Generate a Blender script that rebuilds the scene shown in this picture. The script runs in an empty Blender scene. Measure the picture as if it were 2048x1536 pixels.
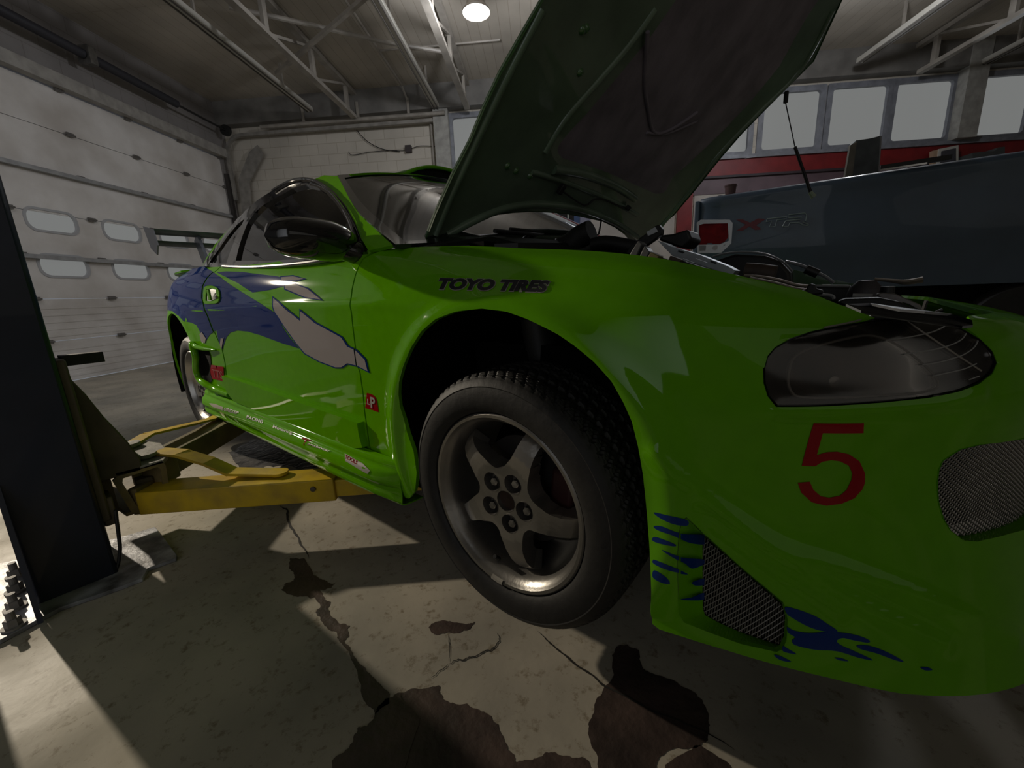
import bpy, bmesh, math, random
import numpy as np
from mathutils import Vector, Matrix
from mathutils.geometry import delaunay_2d_cdt
random.seed(7); np.random.seed(7)
PI = math.pi
W, H = 2048, 1536
ZO = 0.42            # height of the wheel axle above the floor; geometry below is written with the axle at z = 0

# ------------------------------------------------------------------ camera
CAM = dict(pos=(0.5755, -1.4946, 0.4840), yaw=2.260161, pit=0.222985, rol=-0.044212, f=800.99)
C = np.array(CAM['pos'])
_y, _p, _r = CAM['yaw'], CAM['pit'], CAM['rol']
F = np.array([math.cos(_y)*math.cos(_p), math.sin(_y)*math.cos(_p), -math.sin(_p)])
_R = np.array([math.sin(_y), -math.cos(_y), 0.0]); _U = np.cross(_R, F)
R = math.cos(_r)*_R + math.sin(_r)*_U
U = -math.sin(_r)*_R + math.cos(_r)*_U
f = CAM['f']
scene = bpy.context.scene
cd = bpy.data.cameras.new('camera'); cam = bpy.data.objects.new('camera', cd)
scene.collection.objects.link(cam); scene.camera = cam
cd.sensor_fit = 'HORIZONTAL'; cd.sensor_width = 36; cd.lens = f/W*36; cd.clip_start = 0.01; cd.clip_end = 200
cam.matrix_world = Matrix(((R[0], U[0], -F[0], C[0]), (R[1], U[1], -F[1], C[1]), (R[2], U[2], -F[2], C[2]+ZO), (0, 0, 0, 1)))

# ------------------------------------------------------------------ world, exposure
scene.view_settings.view_transform = 'Standard'; scene.view_settings.look = 'None'
scene.view_settings.exposure = 0; scene.view_settings.gamma = 1; scene.view_settings.use_curve_mapping = False
wd = bpy.data.worlds.new('world'); scene.world = wd; wd.use_nodes = True
wd.node_tree.nodes['Background'].inputs[0].default_value = (0.8, 0.88, 1.0, 1)
wd.node_tree.nodes['Background'].inputs[1].default_value = 0.22

# room axes: a = away from the camera, b = to the left
AZ = 2.1851
A_ = np.array([math.cos(AZ), math.sin(AZ), 0.0]); B_ = np.array([-math.sin(AZ), math.cos(AZ), 0.0])
def rm(a, b, z): return np.array([C[0], C[1], 0]) + a*A_ + b*B_ + np.array([0, 0, z])
FL = -ZO

# ------------------------------------------------------------------ lights
def light(name, kind, loc, energy, color=(1, 1, 1), size=0.1, look=None, size_y=None, spread=None):
    l = bpy.data.lights.new(name, kind); l.energy = energy; l.color = color
    if kind == 'AREA':
        l.size = size
        if size_y: l.shape = 'RECTANGLE'; l.size_y = size_y
        if spread: l.spread = spread
    elif kind == 'SUN': l.angle = size
    else: l.shadow_soft_size = size
    o = bpy.data.objects.new(name, l); scene.collection.objects.link(o)
    o.location = (loc[0], loc[1], loc[2]+ZO)
    if look is not None:
        d = Vector(np.array(look, float)-np.array(loc, float))
        o.rotation_euler = d.to_track_quat('-Z', 'Y').to_euler()
    return o
LIGHTS = []
# assumed hard warm work lamp, unseen high on the left, whose beam draws the shadows on the floor
light('assumed_work_lamp', 'SPOT', (-5.8, -2.25, 2.02), 700, (1.0, 0.88, 0.70), 0.05, (-0.1, -1.15, -.42))
bpy.data.lights['assumed_work_lamp'].spot_size = 0.60; bpy.data.lights['assumed_work_lamp'].spot_blend = 0.5
# added fill for the roller door, then added fills behind the camera
light('added_door_fill', 'AREA', rm(1.6, 2.6, 4.15), 23, (0.97, 0.97, 1.0), 3.0, rm(6.6, 6.3, 1.0), 1.2, 2.4)  # added area light that only brightens the roller door, no fixture hangs here
light('added_back_fill', 'AREA', rm(-4.2, 3.6, 2.0), 27, (0.90, 0.94, 1.0), 6.0, rm(6, 6.2, 1.4), 4.2, 2.0)  # added area light in place of daylight, the back wall has no opening
light('added_back_fill_right', 'AREA', rm(-4.2, -3.5, 2.2), 11, (1.0, 0.96, 0.88), 7.0, rm(2, -1, 0.2), 3.6)  # added warm area light towards the car, only solid wall behind it
# ceiling lamps that are lit
light('high_bay_lamp_glow', 'POINT', rm(5.75, 0.68, 3.72), 85, (0.93, 0.95, 1.0), 0.12)
light('high_bay_lamp_glow_right', 'POINT', rm(5.9, -4.2, 3.75), 80, (0.93, 0.95, 1.0), 0.12)
# daylight through the far windows
light('window_daylight', 'AREA', rm(8.35, -4.6, 3.2), 30, (0.88, 0.94, 1.0), 6.5, rm(3, -3.6, 0.2), 1.0)

# ------------------------------------------------------------------ projection helpers
def ray(u, v): return F+R*(u-W/2)/f-U*(v-H/2)/f
def proj(P):
    d = np.atleast_2d(P)-C; z = d@F; z = np.where(z < 1e-3, 1e-3, z)
    return np.stack([W/2+f*(d@R)/z, H/2-f*(d@U)/z], -1)
def at(u, v, D): return C+D*ray(u, v)                 # point seen at (u, v) at depth D
def onax(u, v, ax, val):
    d = ray(u, v); return C+d*((val-C[ax])/d[ax])
def onpl(u, v, P, n):
    d = ray(u, v); n = np.array(n, float); return C+d*(((np.array(P)-C)@n)/(d@n))
def crop(pts, x0, y0, s): return [(x0+x/s, y0+y/s) for x, y in pts]

# ------------------------------------------------------------------ materials
MATS = {}
def mat(name, col, rough=0.5, metal=0.0, coat=0.0, noise=0.0, nscale=8.0, bump=0.0, bscale=40.0, emit=None, estr=0.0, trans=0.0, alpha=1.0, col2=None, spec=0.5, coat_rough=0.03, nmix=(0.35, 0.65)):
    if name in MATS: return MATS[name]
    m = bpy.data.materials.new(name); m.use_nodes = True; nt = m.node_tree; b = nt.nodes['Principled BSDF']
    b.inputs['Base Color'].default_value = (*col, 1); b.inputs['Roughness'].default_value = rough
    b.inputs['Metallic'].default_value = metal; b.inputs['Coat Weight'].default_value = coat
    b.inputs['Coat Roughness'].default_value = coat_rough; b.inputs['Specular IOR Level'].default_value = spec
    if emit: b.inputs['Emission Color'].default_value = (*emit, 1); b.inputs['Emission Strength'].default_value = estr
    if trans: b.inputs['Transmission Weight'].default_value = trans
    if alpha < 1: b.inputs['Alpha'].default_value = alpha
    tc = nt.nodes.new('ShaderNodeTexCoord')
    if noise or col2:
        n = nt.nodes.new('ShaderNodeTexNoise'); n.inputs['Scale'].default_value = nscale; n.inputs['Detail'].default_value = 8
        nt.links.new(tc.outputs['Object'], n.inputs['Vector'])
        r = nt.nodes.new('ShaderNodeValToRGB'); r.color_ramp.elements[0].position = nmix[0]; r.color_ramp.elements[1].position = nmix[1]
        c2 = col2 if col2 else tuple(max(0, c*(1-noise)) for c in col)
        r.color_ramp.elements[0].color = (*c2, 1); r.color_ramp.elements[1].color = (*col, 1)
        nt.links.new(n.outputs['Fac'], r.inputs['Fac']); nt.links.new(r.outputs['Color'], b.inputs['Base Color'])
    if bump:
        n2 = nt.nodes.new('ShaderNodeTexNoise'); n2.inputs['Scale'].default_value = bscale; n2.inputs['Detail'].default_value = 6
        nt.links.new(tc.outputs['Object'], n2.inputs['Vector'])
        bp = nt.nodes.new('ShaderNodeBump'); bp.inputs['Strength'].default_value = bump; bp.inputs['Distance'].default_value = 0.01
        nt.links.new(n2.outputs['Fac'], bp.inputs['Height']); nt.links.new(bp.outputs['Normal'], b.inputs['Normal'])
    MATS[name] = m; return m
def glassy(name, tint, gloss_rough=0.02, fac=0.12, gcol=(1, 1, 1)):
    """thin glass: tinted see-through sheet plus a fresnel reflection"""
    m = bpy.data.materials.new(name); m.use_nodes = True; nt = m.node_tree; nt.nodes.clear()
    out = nt.nodes.new('ShaderNodeOutputMaterial'); tr = nt.nodes.new('ShaderNodeBsdfTransparent'); gl = nt.nodes.new('ShaderNodeBsdfGlossy')
    tr.inputs[0].default_value = (*tint, 1); gl.inputs[0].default_value = (*gcol, 1); gl.inputs['Roughness'].default_value = gloss_rough
    lw = nt.nodes.new('ShaderNodeLayerWeight'); lw.inputs['Blend'].default_value = 0.32
    mr = nt.nodes.new('ShaderNodeMapRange'); mr.inputs[3].default_value = fac; mr.inputs[4].default_value = 1.0
    nt.links.new(lw.outputs['Fresnel'], mr.inputs[0])
    mx = nt.nodes.new('ShaderNodeMixShader'); nt.links.new(mr.outputs[0], mx.inputs[0]); nt.links.new(tr.outputs[0], mx.inputs[1]); nt.links.new(gl.outputs[0], mx.inputs[2])
    nt.links.new(mx.outputs[0], out.inputs[0]); MATS[name] = m; return m

GREEN = mat('lime_paint', (0.125, 0.40, 0.001), 0.40, coat=0.7, noise=0.06, nscale=30, spec=.0, coat_rough=.04)
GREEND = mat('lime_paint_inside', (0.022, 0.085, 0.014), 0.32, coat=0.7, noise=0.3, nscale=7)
BLUE = mat('blue_vinyl', (0.005, 0.022, 0.14), 0.4, coat=.7, spec=0)
BLUED = mat('blue_line_vinyl', (0.004, 0.03, 0.17), 0.4, coat=.5, spec=0)
SILV = mat('silver_vinyl', (0.36, 0.32, 0.31), 0.45, coat=.6, spec=0)
RED = mat('red_vinyl', (0.30, 0.005, 0.010), 0.45, coat=.6, spec=0)
BLKV = mat('black_vinyl', (0.008, 0.009, 0.016), 0.5, coat=0.15)
PALE = mat('pale_vinyl', (0.40, 0.37, 0.32), 0.5, spec=.1)
BLK = mat('gloss_black_trim', (0.008, 0.008, 0.009), 0.12, coat=1.0)
RUB = mat('black_rubber', (0.014, 0.013, 0.012), 0.62, noise=0.4, nscale=14, bump=0.15)
PLAS = mat('black_plastic', (0.012, 0.012, 0.012), 0.5, noise=0.3, nscale=20)
DARK = mat('dark_underbody', (0.004, 0.004, 0.004), 0.9, spec=.1, noise=0.5, nscale=6)
ALU = mat('brushed_alloy', (0.42, 0.40, 0.37), 0.33, metal=0.85, noise=0.35, nscale=5, bump=0.06, bscale=90)
ALUD = mat('dirty_alloy', (0.16, 0.15, 0.14), 0.45, metal=0.7, noise=0.5, nscale=9, bump=0.1)
CHR = mat('chrome', (0.62, 0.62, 0.62), 0.12, metal=1.0)
STEEL = mat('worn_steel', (0.30, 0.29, 0.27), 0.4, metal=0.8, noise=0.5, nscale=12)
DIAM = mat('mesh_wire', (0.34, 0.32, 0.29), 0.4, metal=0.6)

# ------------------------------------------------------------------ mesh builder
ORI = {}
def origin_of(o): return ORI[o.name]
class MB:
    def __init__(s): s.v = []; s.f = []; s.m = []; s.n = None
    def add(s, vs, fs, m=0):
        k = len(s.v); s.v += [tuple(map(float, p)) for p in vs]; s.f += [tuple(k+i for i in q) for q in fs]; s.m += [m]*len(fs); return s
    def box(s, c, sz, rx=0, ry=0, rz=0, m=0, mtx=None):
        M = mtx if mtx is not None else (Matrix.Rotation(rz, 3, 'Z') @ Matrix.Rotation(ry, 3, 'Y') @ Matrix.Rotation(rx, 3, 'X'))
        vs = [tuple(Vector(c)+M @ Vector((x*sz[0]/2, y*sz[1]/2, z*sz[2]/2))) for x in (-1, 1) for y in (-1, 1) for z in (-1, 1)]
        return s.add(vs, [(0, 1, 3, 2), (4, 6, 7, 5), (0, 4, 5, 1), (2, 3, 7, 6), (0, 2, 6, 4), (1, 5, 7, 3)], m)
    def hexa(s, lo, hi, m=0):           # two matching quads
        return s.add(list(lo)+list(hi), [(3, 2, 1, 0), (4, 5, 6, 7), (0, 1, 5, 4), (1, 2, 6, 5), (2, 3, 7, 6), (3, 0, 4, 7)], m)
    def bar(s, p, q, w, h, up=(0, 0, 1), m=0):   # rectangular bar from p to q, w across, h along up
        p = np.array(p, float); q = np.array(q, float); d = q-p; L = np.linalg.norm(d); d /= L
        up = np.array(up, float); sd = np.cross(d, up); sd /= np.linalg.norm(sd); up = np.cross(sd, d)
        c = [(-1, -1), (1, -1), (1, 1), (-1, 1)]
        return s.hexa([p+sd*a*w/2+up*b*h/2 for a, b in c], [q+sd*a*w/2+up*b*h/2 for a, b in c], m)
    def tube(s, pts, r, n=10, m=0, closed=False):
        pts = [np.array(p, float) for p in pts]; N = len(pts); rr = list(np.interp(np.linspace(0, 1, N), np.linspace(0, 1, len(r)), r)) if hasattr(r, '__len__') else [r]*N
        prev = None; vs = []
        for i, p in enumerate(pts):
            d = pts[min(i+1, N-1)]-pts[max(i-1, 0)]; d /= (np.linalg.norm(d)+1e-12)
            if prev is None: x = np.cross(d, (0, 0, 1.0)); x = x if np.linalg.norm(x) > 1e-3 else np.cross(d, (1.0, 0, 0))
            else: x = prev-d*(prev@d)
            x /= np.linalg.norm(x)+1e-12; prev = x; y = np.cross(d, x)
            for k in range(n):
                t = 2*PI*k/n; vs.append(p+rr[i]*(math.cos(t)*x+math.sin(t)*y))
        fs = [(i*n+k, i*n+(k+1) % n, (i+1)*n+(k+1) % n, (i+1)*n+k) for i in range(N-1) for k in range(n)]
        fs += [tuple(range(n-1, -1, -1)), tuple(range((N-1)*n, N*n))]
        return s.add(vs, fs, m)
    def lathe(s, prof, c, ax, n=64, m=0, x0=None, cap=False):   # prof: (r, h) along axis
        ax = np.array(ax, float); ax /= np.linalg.norm(ax); c = np.array(c, float)
        x = np.array(x0, float) if x0 is not None else np.cross(ax, (0, 0, 1.0)) if abs(ax[2]) < .9 else np.cross(ax, (1.0, 0, 0))
        x /= np.linalg.norm(x); y = np.cross(ax, x); P = len(prof)
        vs = [c+ax*h+r*(math.cos(2*PI*k/n)*x+math.sin(2*PI*k/n)*y) for r, h in prof for k in range(n)]
        fs = [(i*n+k, i*n+(k+1) % n, (i+1)*n+(k+1) % n, (i+1)*n+k) for i in range(P-1) for k in range(n)]
        if cap: fs += [tuple(range(n-1, -1, -1)), tuple(range((P-1)*n, P*n))]
        return s.add(vs, fs, m)
    def grid(s, P, m=0, flip=False):       # P[i][j] -> xyz
        P = np.asarray(P); a, b = P.shape[:2]
        fs = [(i*b+j, (i+1)*b+j, (i+1)*b+j+1, i*b+j+1) for i in range(a-1) for j in range(b-1)]
        if flip: fs = [q[::-1] for q in fs]
        return s.add(P.reshape(-1, 3), fs, m)
    def build(s, name, mats, parent=None, smooth=35, bevel=0.0, label=None, recalc=False, origin=None):
        if not isinstance(mats, (list, tuple)): mats = [mats]
        V = np.array(s.v)
        if parent is not None: o0 = ORI[parent.name]
        else: o0 = np.array(origin) if origin is not None else np.array([V[:, 0].mean(), V[:, 1].mean(), V[:, 2].min()])
        me = bpy.data.meshes.new(name); me.from_pydata((V-o0).tolist(), [], s.f); me.update()
        for mt in mats: me.materials.append(mt)
        if len(mats) > 1: me.polygons.foreach_set('material_index', s.m)
        if recalc:
            bm = bmesh.new(); bm.from_mesh(me); bmesh.ops.recalc_face_normals(bm, faces=bm.faces); bm.to_mesh(me); bm.free()
        if smooth and s.n is None:
            me.polygons.foreach_set('use_smooth', [True]*len(me.polygons)); me.set_sharp_from_angle(angle=math.radians(smooth))
        if s.n is not None:
            me.polygons.foreach_set('use_smooth', [True]*len(me.polygons))
            me.normals_split_custom_set_from_vertices([tuple(x) for x in s.n])
        o = bpy.data.objects.new(name, me); scene.collection.objects.link(o); ORI[o.name] = o0
        if parent is not None: o.parent = parent
        else: o.location = tuple(o0)
        if bevel:
            bv = o.modifiers.new('bevel', 'BEVEL'); bv.width = bevel; bv.segments = 2; bv.limit_method = 'ANGLE'; bv.angle_limit = math.radians(40)
        if label: o['label'] = label
        return o
def thing(name, loc, label, cat, group=None):
    o = bpy.data.objects.new(name, None); scene.collection.objects.link(o); o.location = tuple(map(float, loc)); o.empty_display_size = 0.05
    ORI[o.name] = np.array(loc, float); o['label'] = label; o['category'] = cat
    if group: o['group'] = group
    return o
def tag(o, label, cat, group=None):
    o['label'] = label; o['category'] = cat
    if group: o['group'] = group
    return o
def struct(o): o['kind'] = 'structure'; return o

# ------------------------------------------------------------------ surfaces
class Surf:
    """surface with parameters (a, b); ev(a, b) -> xyz arrays"""
    ma = 1.0; mb = 1.0; dom = (-1e9, 1e9, -1e9, 1e9); sgn = 1
    def nrm(s, a, b):
        e = 1e-3; du = s.ev(a+e, b)-s.ev(a-e, b); dv = s.ev(a, b+e)-s.ev(a, b-e)
        n = np.cross(du, dv)*s.sgn; return n/(np.linalg.norm(n, axis=-1, keepdims=True)+1e-12)
    def hit(s, u, v, g=None):
        if g is None:
            a, b = s._ga, s._gb; d = (s._gp-np.array([u, v])); d2 = (d**2).sum(-1)+np.where(s._gf > 0, 0, 1e5); k = d2.argmin(); g = (a[k], b[k])
        x = np.array(g, float); lam = 1e-3; tgt = np.array([u, v])
        def pr(x): return proj(s.ev(np.array([x[0]]), np.array([x[1]])))[0]
        q = pr(x); best = ((q-tgt)**2).sum()
        for it in range(40):
            e = 1e-4; qq = proj(s.ev(np.array([x[0]+e, x[0]]), np.array([x[1], x[1]+e]))); J = ((qq-q)/e).T
            JJ = J.T@J; dx = np.linalg.solve(JJ+lam*np.diag(np.diag(JJ)+1e-6), J.T@(tgt-q))
            x2 = x+dx; x2[0] = min(max(x2[0], s.dom[0]), s.dom[1]); x2[1] = min(max(x2[1], s.dom[2]), s.dom[3])
            q2 = pr(x2); c = ((q2-tgt)**2).sum()
            if c < best: x, q, best = x2, q2, c; lam = max(lam*.3, 1e-9)
            else: lam *= 5
            if best < 1e-4 or lam > 1e6: break
        return tuple(x)
    def prep(s, a0, a1, na, b0, b1, nb):
        A, B = np.meshgrid(np.linspace(a0, a1, na), np.linspace(b0, b1, nb)); A = A.ravel(); B = B.ravel(); P = s.ev(A, B)
        s._ga, s._gb, s._gp = A, B, proj(P); s._gf = ((C-P)*s.nrm(A, B)).sum(-1); return s
    def hits(s, pts):
        return [s.hit(*q) if len(q) == 2 else (q[1], q[2]) for q in pts]       # ('ab', a, b) passes straight through
class Off(Surf):
    def __init__(s, base, d):
        s.b = base; s.d = d; s.ma, s.mb, s.dom, s.sgn = base.ma, base.mb, base.dom, base.sgn
        if hasattr(base, '_ga'): s._ga, s._gb, s._gp, s._gf = base._ga, base._gb, base._gp, base._gf
    def ev(s, a, b): return s.b.ev(a, b)+s.b.nrm(a, b)*s.d
    def nrm(s, a, b): return s.b.nrm(a, b)
class Fn(Surf):
    def __init__(s, fn, ma=1, mb=1, dom=None, sgn=1):
        s.fn = fn; s.ma = ma; s.mb = mb; s.sgn = sgn
        if dom: s.dom = dom
    def ev(s, a, b): return np.stack(np.broadcast_arrays(*s.fn(np.asarray(a, float), np.asarray(b, float))), -1)
K4 = np.arange(4)
def cr(t):
    return np.stack([-.5*t+t*t-.5*t**3, 1-2.5*t*t+1.5*t**3, .5*t+2*t*t-1.5*t**3, -.5*t*t+.5*t**3], -1)
class Grid(Surf):
    def __init__(s, P, ma, mb, sgn=1, disp=None):
        P = np.array(P, float); s.na, s.nb = P.shape[:2]           # P[a][b]
        P = np.concatenate([2*P[:1]-P[1:2], P, 2*P[-1:]-P[-2:-1]], 0); P = np.concatenate([2*P[:, :1]-P[:, 1:2], P, 2*P[:, -1:]-P[:, -2:-1]], 1)
        s.P = P; s.ma = ma; s.mb = mb; s.sgn = sgn; s.dom = (-.1, s.na-.9, -.15, s.nb-.85); s.disp = disp; s._d = False
    def raw(s, a, b):
        a = np.asarray(a, float); b = np.asarray(b, float)
        i = np.clip(np.floor(a).astype(int), 0, s.na-2); j = np.clip(np.floor(b).astype(int), 0, s.nb-2)
        Q = s.P[i[..., None, None]+K4[:, None], j[..., None, None]+K4]
        return np.einsum('...k,...l,...klc->...c', cr(a-i), cr(b-j), Q)
    def ev(s, a, b):
        p = s.raw(a, b)
        if s.disp is None: return p
        e = 1e-3; a = np.asarray(a, float); b = np.asarray(b, float)
        n = np.cross(s.raw(a+e, b)-s.raw(a-e, b), s.raw(a, b+e)-s.raw(a, b-e))*s.sgn; n /= np.linalg.norm(n, axis=-1, keepdims=True)+1e-12
        return p+n*s.disp(p)[..., None]

def inside(P, poly):
    P = np.asarray(P); poly = np.asarray(poly); x, y = P[:, 0], P[:, 1]; r = np.zeros(len(P), bool); n = len(poly); j = n-1
    for i in range(n):
        xi, yi = poly[i]; xj, yj = poly[j]
        with np.errstate(divide='ignore', invalid='ignore'):
            c = ((yi > y) != (yj > y)) & (x < (xj-xi)*(y-yi)/(yj-yi+1e-300)+xi)
        r ^= c; j = i
    return r
def densify(poly, step, closed=True):
    out = []; n = len(poly)
    for i in range(n if closed else n-1):
        p = np.array(poly[i], float); q = np.array(poly[(i+1) % n], float); k = max(1, int(np.ceil(np.linalg.norm(q-p)/step)))
        out += [p+(q-p)*t/k for t in range(k)]
    if not closed: out.append(np.array(poly[-1], float))
    return out
def spline(pts, k=6, closed=True):
    P = np.array(pts, float); n = len(P); out = []
    for i in range(n if closed else n-1):
        if closed: q = P[[(i-1) % n, i, (i+1) % n, (i+2) % n]]
        else: q = P[[max(i-1, 0), i, i+1, min(i+2, n-1)]]
        for t in range(k): out.append(cr(np.array(t/k))@q)
    if not closed: out.append(P[-1])
    return [tuple(x) for x in out]
def dist_to_poly(P, poly):
    P = np.asarray(P); Q = np.asarray(poly); d = np.full(len(P), 1e9)
    for i in range(len(Q)):
        a = Q[i]; b = Q[(i+1) % len(Q)]; ab = b-a; t = np.clip(((P-a)@ab)/(ab@ab+1e-18), 0, 1); d = np.minimum(d, np.linalg.norm(P-(a+t[:, None]*ab), axis=1))
    return d
def clip_half(poly, fn):
    """keep the part of the polygon where fn >= 0"""
    out = []; n = len(poly)
    for i in range(n):
        p, q = poly[i], poly[(i+1) % n]; a, b = fn(p), fn(q)
        if a >= 0: out.append(p)
        if (a >= 0) != (b >= 0):
            t = a/(a-b); out.append((p[0]+t*(q[0]-p[0]), p[1]+t*(q[1]-p[1])))
    return out
def patch_into(mb, S, outer, holes=(), step=0.03, thick=0.004, off=0.0, m=0, rim_m=None, bstep=None, rnd=0.0):
    """solid shell cut out of surface S by the outline 'outer' (params) minus 'holes'"""
    bstep = bstep or step*.7; sc = np.array([S.ma, S.mb])
    T = Off(S, off) if off else S
    loops = [densify([np.array(q)*sc for q in L], bstep) for L in [outer]+list(holes)]
    V = []; E = []
    for L in loops:
        k = len(V); V += L; E += [(k+i, k+(i+1) % len(L)) for i in range(len(L))]
    O = np.array(loops[0]); lo = O.min(0); hi = O.max(0)
    xs = np.arange(lo[0]+step/2, hi[0], step); ys = np.arange(lo[1]+step/2, hi[1], step)
    if len(xs) and len(ys):
        X, Y = np.meshgrid(xs, ys); X = X+np.where(np.arange(len(ys)) % 2, step/2, 0)[:, None]; G = np.stack([X.ravel(), Y.ravel()], -1)
        k = inside(G, O)
        for L in loops[1:]: k &= ~inside(G, L)
        G = G[k]
        if len(G):
            d = dist_to_poly(G, O)
            for L in loops[1:]: d = np.minimum(d, dist_to_poly(G, L))
            G = G[d > step*.4]; V = V+[g for g in G]
    vo, eo, fo, *_ = delaunay_2d_cdt([Vector((float(x[0]), float(x[1]))) for x in V], E, [], 0, 1e-7)
    P2 = np.array([(x[0], x[1]) for x in vo]); tris = np.array(fo)
    cen = P2[tris].mean(1); k = inside(cen, O)
    for L in loops[1:]: k &= ~inside(cen, L)
    tris = tris[k]
    if len(tris) == 0: return
    a = P2[:, 0]/sc[0]; b = P2[:, 1]/sc[1]; P3 = T.ev(a, b); N3 = S.nrm(a, b)
    # orient
    p = P3[tris]; fn = np.cross(p[:, 1]-p[:, 0], p[:, 2]-p[:, 0]); flip = (fn*N3[tris[:, 0]]).sum(-1) < 0
    tris[flip] = tris[flip][:, ::-1]
    if rnd:      # softly rounded edge
        d = np.full(len(P2), 1e9)
        for L in loops: d = np.minimum(d, dist_to_poly(P2, L))
        q = np.clip(1-d/rnd, 0, 1); P3 = P3-N3*(q**2*rnd*.5)[:, None]
    used = np.unique(tris); mp = -np.ones(len(P2), int); mp[used] = np.arange(len(used)); P3 = P3[used]; N3 = N3[used]; tris = mp[tris]
    if mb.n is None and not mb.v: mb.n = []
    n0 = len(used); Q3 = P3-N3*thick
    mb.add(P3, tris.tolist(), m); mb.add(Q3, tris[:, ::-1].tolist(), m if rim_m is None else rim_m)
    mb.n += [tuple(x) for x in N3]+[tuple(-x) for x in N3]
    cnt = {}
    for t in tris:
        for i in range(3): e = (int(t[i]), int(t[(i+1) % 3])); cnt[e] = 1
    be = [e for e in cnt if (e[1], e[0]) not in cnt]
    for (i, j) in be:
        q = [P3[i], Q3[i], Q3[j], P3[j]]; n = np.cross(q[1]-q[0], q[3]-q[0]); n /= np.linalg.norm(n)+1e-12
        mb.add(q, [(0, 1, 2, 3)], m if rim_m is None else rim_m); mb.n += [tuple(n)]*4
def patch(name, S, outer, mats, parent, label=None, **kw):
    mb = MB(); patch_into(mb, S, outer, **kw); return mb.build(name, mats, parent, label=label)
def decal_into(mb, S, px, off=0.0012, m=0, sp=0, step=0.02, holes=(), **kw):
    pts = spline(px, sp) if sp else px
    patch_into(mb, S, S.hits(pts), holes=[S.hits(h) for h in holes], step=step, thick=0.0006, off=off, m=m, **kw)
def decal(name, S, px, mt, parent, label=None, **kw):
    mb = MB(); decal_into(mb, S, px, **kw); return mb.build(name, mt, parent, label=label)
def grow(px, d):
    P = np.array(px, float); n = len(P); A = 0.5*sum(P[i][0]*P[(i+1) % n][1]-P[(i+1) % n][0]*P[i][1] for i in range(n)); sg = 1 if A > 0 else -1; out = []
    for i in range(n):
        e1 = P[i]-P[i-1]; e2 = P[(i+1) % n]-P[i]; e1 /= np.linalg.norm(e1)+1e-9; e2 /= np.linalg.norm(e2)+1e-9
        nn = np.array([e1[1]+e2[1], -(e1[0]+e2[0])])*sg; L = np.linalg.norm(nn); nn = nn/(L+1e-9); c = max(.5, (nn@np.array([e1[1], -e1[0]]))*sg); out.append(tuple(P[i]+nn*d/c))
    return out
def text_poly(txt, shear=0.0, offset=0.0, extr=0.0):
    """glyph triangles of a string, normalised to a unit-wide, unit-high box"""
    cu = bpy.data.curves.new('t', 'FONT'); cu.body = txt; cu.shear = shear; cu.offset = offset; cu.resolution_u = 4
    o = bpy.data.objects.new('t', cu); scene.collection.objects.link(o); dg = bpy.context.evaluated_depsgraph_get(); me = o.evaluated_get(dg).to_mesh()
    V = np.array([v.co[:2] for v in me.vertices]); T = [tuple(p.vertices) for p in me.polygons]
    o.evaluated_get(dg).to_mesh_clear(); bpy.data.objects.remove(o); bpy.data.curves.remove(cu); return V, T
def text_on(mb, S, txt, quad, shear=0.0, offset=0.0, off=0.0015, m=0):
    """text mapped into the picture quad (tl, tr, br, bl) and carried onto the surface"""
    V, T = text_poly(txt, shear, offset); lo = V.min(0); hi = V.max(0); q = np.array(quad, float)
    s = (V[:, 0]-lo[0])/(hi[0]-lo[0]); t = (V[:, 1]-lo[1])/(hi[1]-lo[1])
    px = (1-s)[:, None]*((1-t)[:, None]*q[3]+t[:, None]*q[0])+s[:, None]*((1-t)[:, None]*q[2]+t[:, None]*q[1])
    ab = np.array([S.hit(*x) for x in px]); P = S.ev(ab[:, 0], ab[:, 1]); N = S.nrm(ab[:, 0], ab[:, 1])
    P = P+N*off; fs = []
    for t_ in T:
        p = P[list(t_)[:3]]; n = np.cross(p[1]-p[0], p[2]-p[0]); fs.append(t_ if n@N[t_[0]] > 0 else t_[::-1])
    if mb.n is None and not mb.v: mb.n = []
    mb.add(P, fs, m); mb.n += [tuple(x) for x in N]
# ================================================================== THE GREEN CAR
car = thing('sports_coupe', (-1.2, 0, FL), 'lime green two-door sports coupe with blue and silver livery, hood up, on the lift arms', 'car')

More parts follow.
